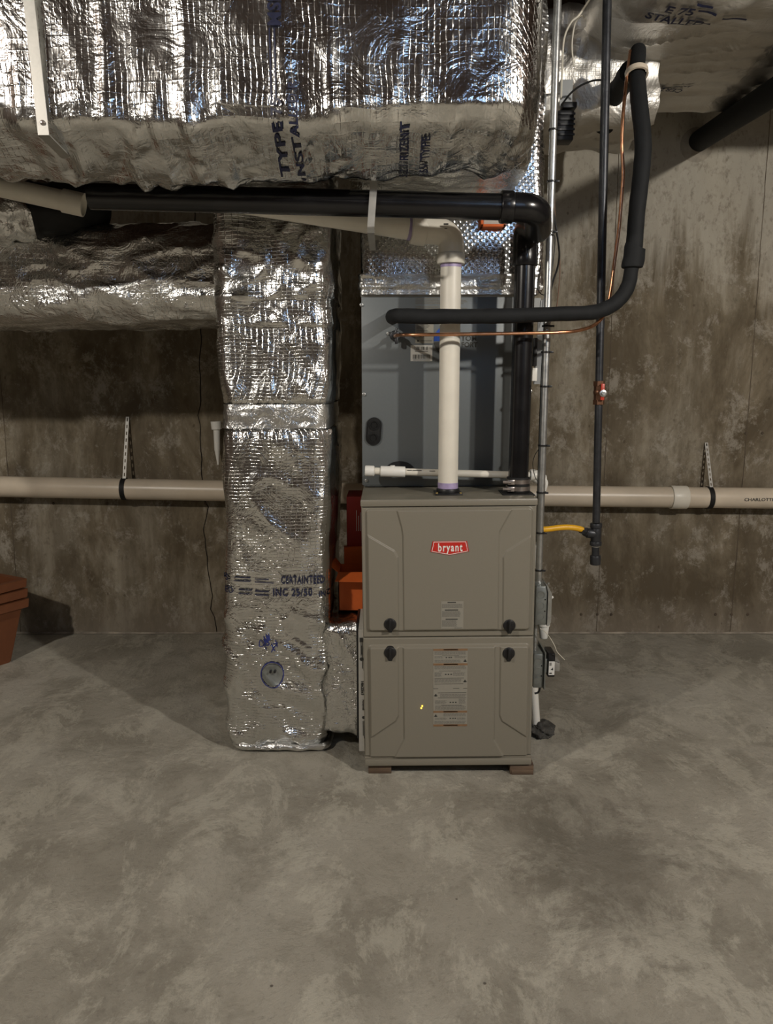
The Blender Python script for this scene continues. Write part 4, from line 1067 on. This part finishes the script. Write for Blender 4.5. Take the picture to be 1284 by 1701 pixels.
# grey cable channel behind the conduit
ch = thing('cable_channel', 'pale grey plastic channel with a small tag between coil cabinet and conduit', 'channel', P(893, 640, 2.56))
a, b = P(903, 500, 2.56), P(893, 638, 2.56); wv_ = V(.011, 0, 0)
bm = new(); prism(bm, [a-wv_, a+V(0, 0, .008), a+wv_, b+wv_, b-wv_], V(0, 1, 0), .02); a2, b2 = P(893, 495, 2.56), P(891, 520, 2.56); prism(bm, [a2-wv_, a2+wv_, b2+wv_, b2-wv_], V(0, 1, 0), .02)
obj('channel_body', bm, M['greyplastic'], ch, smooth=False)
bm = new(); p = P(887.5, 622, 2.55); box(bm, p, (.015, .02, .042), .001); obj('tag', bm, M['pvc_white'], ch)
bm = new(); p = P(888, 585, 2.555); box(bm, p, (.012, .03, .09), .002); obj('clip', bm, M['black'], ch)
# orange bracket on plenum
ob_ = thing('orange_clip', 'small orange plastic frame with a white insert on the plenum behind the black elbow', 'clip', P(820, 378, 2.46))
a, b = P(798, 364, 2.535), P(839, 378, 2.535)
bm = new(); box2(bm, (a.x, 2.52, b.z), (b.x, 2.56, b.z+.008), .001); box2(bm, (a.x, 2.52, b.z), (a.x+.008, 2.56, a.z+.01), .001); box2(bm, (b.x-.008, 2.52, b.z), (b.x, 2.56, a.z+.01), .001); obj('frame', bm, M['orange'], ob_)
bm = new(); box2(bm, (a.x+.01, 2.53, b.z+.009), (b.x-.01, 2.555, a.z), .001); obj('insert', bm, M['card'], ob_)

# ------------------------------------------------------------------ gas line
gp = thing('gas_pipe', 'black iron gas drop pipe with a red-handled valve hanging right of the furnace', 'pipe', P(991, 936, 2.5))
g1, g0 = P(990, 880, 2.5), P(1006.5, 100, 2.5); gd = (g0-g1).normalized()
def G(py): return g1+gd*((P(995, py, 2.5).z-g1.z)/gd.z)
bm = new(); cyl(bm, G(868), g0+gd*.45, .0122, n=24); cyl(bm, G(545), g0+gd*.45, .0132, n=24); obj('riser', bm, M['black_iron'], gp)
bm = new(); cyl(bm, G(668), G(637), .0165, n=8); cyl(bm, G(672), G(664), .0185, n=6); cyl(bm, G(641), G(633), .0185, n=6); bmesh.ops.create_uvsphere(bm, u_segments=20, v_segments=12, radius=.018, matrix=Matrix.Translation(G(652))); obj('valve_body', bm, M['bronze'], gp)
c = G(652)+V(.005, -.02, 0)
bm = new(); box(bm, c+V(0, -.004, .002), (.012, .006, .052), .002); box(bm, c+V(0, .004, 0), (.014, .014, .016), .002); obj('valve_handle', bm, M['redplastic'], gp, label='red lever handle')
bm = new(); cyl(bm, c+V(.001, -.006, -.002), c+V(.001, -.010, -.002), .0115, n=24, bev=.001); cyl(bm, c+V(.001, -.009, -.002), c+V(.001, -.015, -.002), .006, n=6); obj('handle_nut', bm, M['galv'], gp, label='bright washer and nut')
bm = new(); t0 = G(889); cyl(bm, G(904), G(871), .0165, n=24, bev=.003); cyl(bm, G(877), G(869), .0195, n=24, bev=.002); cyl(bm, G(906), G(899), .0195, n=24, bev=.002)
cyl(bm, t0+V(.0, 0, .004), t0+V(-.032, 0, .008), .0165, n=20, bev=.003); obj('tee', bm, M['black_iron'], gp)
bm = new(); cyl(bm, G(925), G(903), .0125, n=20); obj('nipple', bm, M['black_iron'], gp)
bm = new(); cyl(bm, G(908), G(906), .0135, n=20); obj('thread_ring', bm, M['strap'], gp, label='bright thread ring')
bm = new(); cyl(bm, G(938), G(922), .0175, n=24, bev=.003); obj('cap', bm, M['black_iron'], gp)
yh = thing('gas_hose', 'yellow flexible gas connector from the tee to the furnace side', 'hose', P(905, 880, 2.48))
pts = [P(893, 880, 2.46), P(910, 879, 2.47), P(925, 877, 2.475), P(940, 876, 2.48), P(955, 877, 2.485), P(968, 880, 2.49)]
sp = smooth_path(pts, 8); bm = new(); tube(bm, sp, [.0095]*len(sp), 20); obj('hose', bm, M['yellow'], yh)
bm = new(); a = P(968, 880, 2.49); b = t0+V(-.030, 0, .008); cyl(bm, a-V(.006, 0, 0), a.lerp(b, .6), .0125, n=6); cyl(bm, a.lerp(b, .5), b, .0145, n=20, bev=.002); obj('nut', bm, M['black_iron'], yh)

# ------------------------------------------------------------------ drain line along the wall
wp = thing('wall_drain_pipe', 'aged cream plastic drain pipe running level along the back wall', 'pipe', (0, WY-.06, .85))
YP = WY-.075
q0, q1, q2 = P(-120, 806, YP), P(700, 821.5, YP), P(1400, 829, YP)
bm = new(); tube(bm, [q0+(q0-q1)*1.05, q0, q1, q2, q2+(q2-q1)*.8], .0495, 40); obj('pipe', bm, M['pvc_old'], wp)
def on(px): 
    for a, b in ((q0, q1), (q1, q2)):
        pa, pb = (-120, 700) if a is q0 else (700, 1400)
        if px <= pb: return a.lerp(b, (px-pa)/(pb-pa))
bm = new(); cyl(bm, on(1113), on(1140), .0555, n=40, bev=.003); obj('coupling', bm, M['pvc'], wp)
bm = new(); join(bm, text_bm('CHARLOTTE PIPE', .014, 1.25, .02, 0, 0), Matrix.Translation(V(on(1262).x, YP-.0503, on(1262).z)) @ UPRIGHT)
for v in bm.verts: dz = v.co.z-on(1262).z; v.co.y = YP-math.sqrt(max(0, .0500**2-dz*dz))-.0012
obj('pipe_lettering', bm, M['ink'], wp, smooth=False)
for px, ty, ox, lab in ((207, 692, 5, 'perforated strap hanger holding the wall pipe left of the tall foil duct'), (1177, 735, -4, 'perforated strap hanger holding the wall pipe at the far right')):
    c = on(px); hg = thing('strap_hanger', lab, 'hanger', c-V(0, 0, .05), group='strap hangers on the wall pipe')
    bm = new(); ringpipe(bm, c-V(.011, 0, 0), c+V(.011, 0, 0), .0535, .003, 36); obj('band', bm, M['rubber'], hg, label='black band')
    topp = P(px+ox, ty, WY-.004); bt = V(c.x+.004, YP-.012, c.z+.052)
    bm = new(); hw = .0078
    a_ = bt; b_ = V(topp.x, WY-.005, topp.z)
    n = 9
    for i in range(n):        # strap with real slots
        s0, s1 = a_.lerp(b_, i/n), a_.lerp(b_, (i+1)/n)
        up = (s1-s0)
        h0, h1 = s0+up*.30, s0+up*.80
        X = V(1, 0, 0)
        for q in ([s0-X*hw, s0+X*hw, h0+X*hw, h0-X*hw], [h1-X*hw, h1+X*hw, s1+X*hw, s1-X*hw], [h0-X*hw, h0-X*hw*.35, h1-X*hw*.35, h1-X*hw], [h0+X*hw*.35, h0+X*hw, h1+X*hw, h1+X*hw*.35]):
            prism(bm, q, V(0, -1, 0), .0015)
    obj('perforated_strap', bm, M['strap'], hg, smooth=False, label='slotted galvanized strip')
# white caulk-like tube behind the column
tb_ = thing('vent_tube', 'slim white plastic tube with a stepped end fixed to the wall behind the foil duct', 'tube', P(360, 770, WY-.05))
a, b, c, d = P(359, 700, WY-.05), P(360, 713, WY-.05), P(361, 748, WY-.05), P(362.5, 772, WY-.05)
bm = new(); cyl(bm, b, a, .024, .026, 20); cyl(bm, c, b, .014, .016, 20); cyl(bm, d, c, .004, .013, 16); cyl(bm, b.lerp(c, .4), b.lerp(c, .4)+V(0, .05, 0), .006, n=10); obj('tube_body', bm, M['pvc_white'], tb_)

# black insulated pipe through the wall, upper right
pp = thing('wall_vent_pipe', 'thick black insulated pipe slanting into the back wall at upper right', 'pipe', P(1150, 240, WY))
a, b = P(1158, 236, WY+.02), P(1300, 144, 2.85); dd = (b-a).normalized()
bm = new(); tube(bm, [a, a.lerp(b, .5), b, b+dd*.6, b+dd*1.2], .046, 36, wob=.003); obj('sleeve', bm, M['foam'], pp)
bm = new(); c = P(1158, 240, WY-.004); cyl(bm, V(c.x, WY, c.z), V(c.x, WY-.006, c.z), .075, .062, 30); obj('wall_seal', bm, plain('wall_caulk', (.30, .27, .22), .8, 0, .2, 30, .3), pp)
be = new(); tube(be, smooth_path([P(1047, 118, 2.62), P(1030, 145, 2.8), P(1012, 175, 2.92), P(1003, 212, 3.0)], 8), .034, 28, wob=.003)
tag(obj('insulated_elbow', be, M['foam']), 'short black insulated pipe end hanging below the crumpled foil in the gap', 'pipe')
bm = new(); c = P(1058, 122, 2.49); ringpipe(bm, c+V(-.0, 0, -.006), c+V(0, .006, .008), .034, .006, 28); o = obj('pipe_collar', bm, M['pvc_old']); tag(o, 'pale ragged collar where the refrigerant lines enter the branch duct', 'collar')

# ------------------------------------------------------------------ boxes behind the furnace, planters
def carton(name, label, cx, cy, z, sx, sy, sz, rz, m, tilt=0, opened=False):
    t = thing(name, label, 'box', (cx, cy, z), (tilt, 0, rz))
    bm = new()
    if not opened: box2(bm, (-sx/2, -sy/2, 0), (sx/2, sy/2, sz), .002)
    else:
        th = .003
        for a, b in (((-sx/2, -sy/2, 0), (sx/2, -sy/2+th, sz)), ((-sx/2, sy/2-th, 0), (sx/2, sy/2, sz)), ((-sx/2, -sy/2, 0), (-sx/2+th, sy/2, sz)), ((sx/2-th, -sy/2, 0), (sx/2, sy/2, sz)), ((-sx/2, -sy/2, 0), (sx/2, sy/2, th))): box2(bm, a, b)
    obj('carton_body', bm, M[m], t, world=False, smooth=False)
    return t
rb1 = carton('red_box', 'tall red cardboard box wedged behind the furnace left side', -.112, 2.80, .476, .062, .16, .365, .0, 'redbox')
bm = new()
for k in range(3): box2(bm, (.004+.007*k, -.0815, .24), (.0055+.007*k, -.0803, .24+(.075, .055, .068)[k]))
obj('lettering', bm, M['white'], rb1, world=False, smooth=False)
ob1 = carton('orange_box', 'open orange cardboard box resting on the foil boot beside the furnace', -.122, 2.62, .468, .085, .13, .135, 0, 'orange', 0, True)
for nm, pts in (('flap', [(-.0425, -.065, .135), (.0425, -.065, .135), (.045, -.115, .115), (-.050, -.115, .117)]), ('flap', [(-.0425, -.065, .135), (-.0425, .065, .135), (-.066, .06, .165), (-.068, -.075, .160)])):
    bm = new(); prism(bm, pts, V(0, 0, 1), .0025); obj(nm, bm, M['orange'], ob1, world=False, smooth=False)
ob2 = carton('orange_box', 'second orange box standing behind the open one with its lid up', -.115, 2.71, .47, .075, .045, .19, .08, 'orange', -.05)
PL0 = None
def planter(label, z, k):
    t = thing('planter_box', label, 'planter', (-1.90, 3.15, z), (0, 0, math.radians(58+1.5*k)), 'nested terracotta planters')
    def loopv(bm, hx, hy, zz): return [bm.verts.new((sx*hx, sy*hy, zz)) for sx, sy in ((-1, -1), (1, -1), (1, 1), (-1, 1))]
    def skin(bm, A, B):
        for i in range(4): bm.faces.new((A[i], A[(i+1) % 4], B[(i+1) % 4], B[i]))
    bm = new(); a = loopv(bm, .25, .095, 0); b = loopv(bm, .295, .145, .26); c = loopv(bm, .289, .139, .26); d = loopv(bm, .245, .09, .006)
    skin(bm, a, b); skin(bm, b, c); skin(bm, c, d); bm.faces.new(a[::-1]); bm.faces.new(d)
    bmesh.ops.bevel(bm, geom=[e for e in bm.edges if abs(e.verts[0].co.z-e.verts[1].co.z) > .1], offset=.012, segments=3, affect='EDGES')
    obj('body', bm, M['terracotta'], t, world=False, angle=30)
    bm = new(); R_ = [loopv(bm, .295, .145, .252), loopv(bm, .312, .162, .252), loopv(bm, .315, .165, .288), loopv(bm, .287, .137, .288), loopv(bm, .285, .135, .252)]
    for i in range(5): skin(bm, R_[i], R_[(i+1) % 5])
    bmesh.ops.bevel(bm, geom=[e for e in bm.edges if abs(e.verts[0].co.z-e.verts[1].co.z) > .03], offset=.008, segments=3, affect='EDGES')
    obj('rim', bm, M['terracotta'], t, world=False, angle=30)
planter('bottom terracotta plastic planter of the nested stack at the left edge', .0, 0)
planter('middle terracotta plastic planter of the nested stack at the left edge', .044, 1)
planter('top terracotta plastic planter of the nested stack at the left edge', .088, 2)
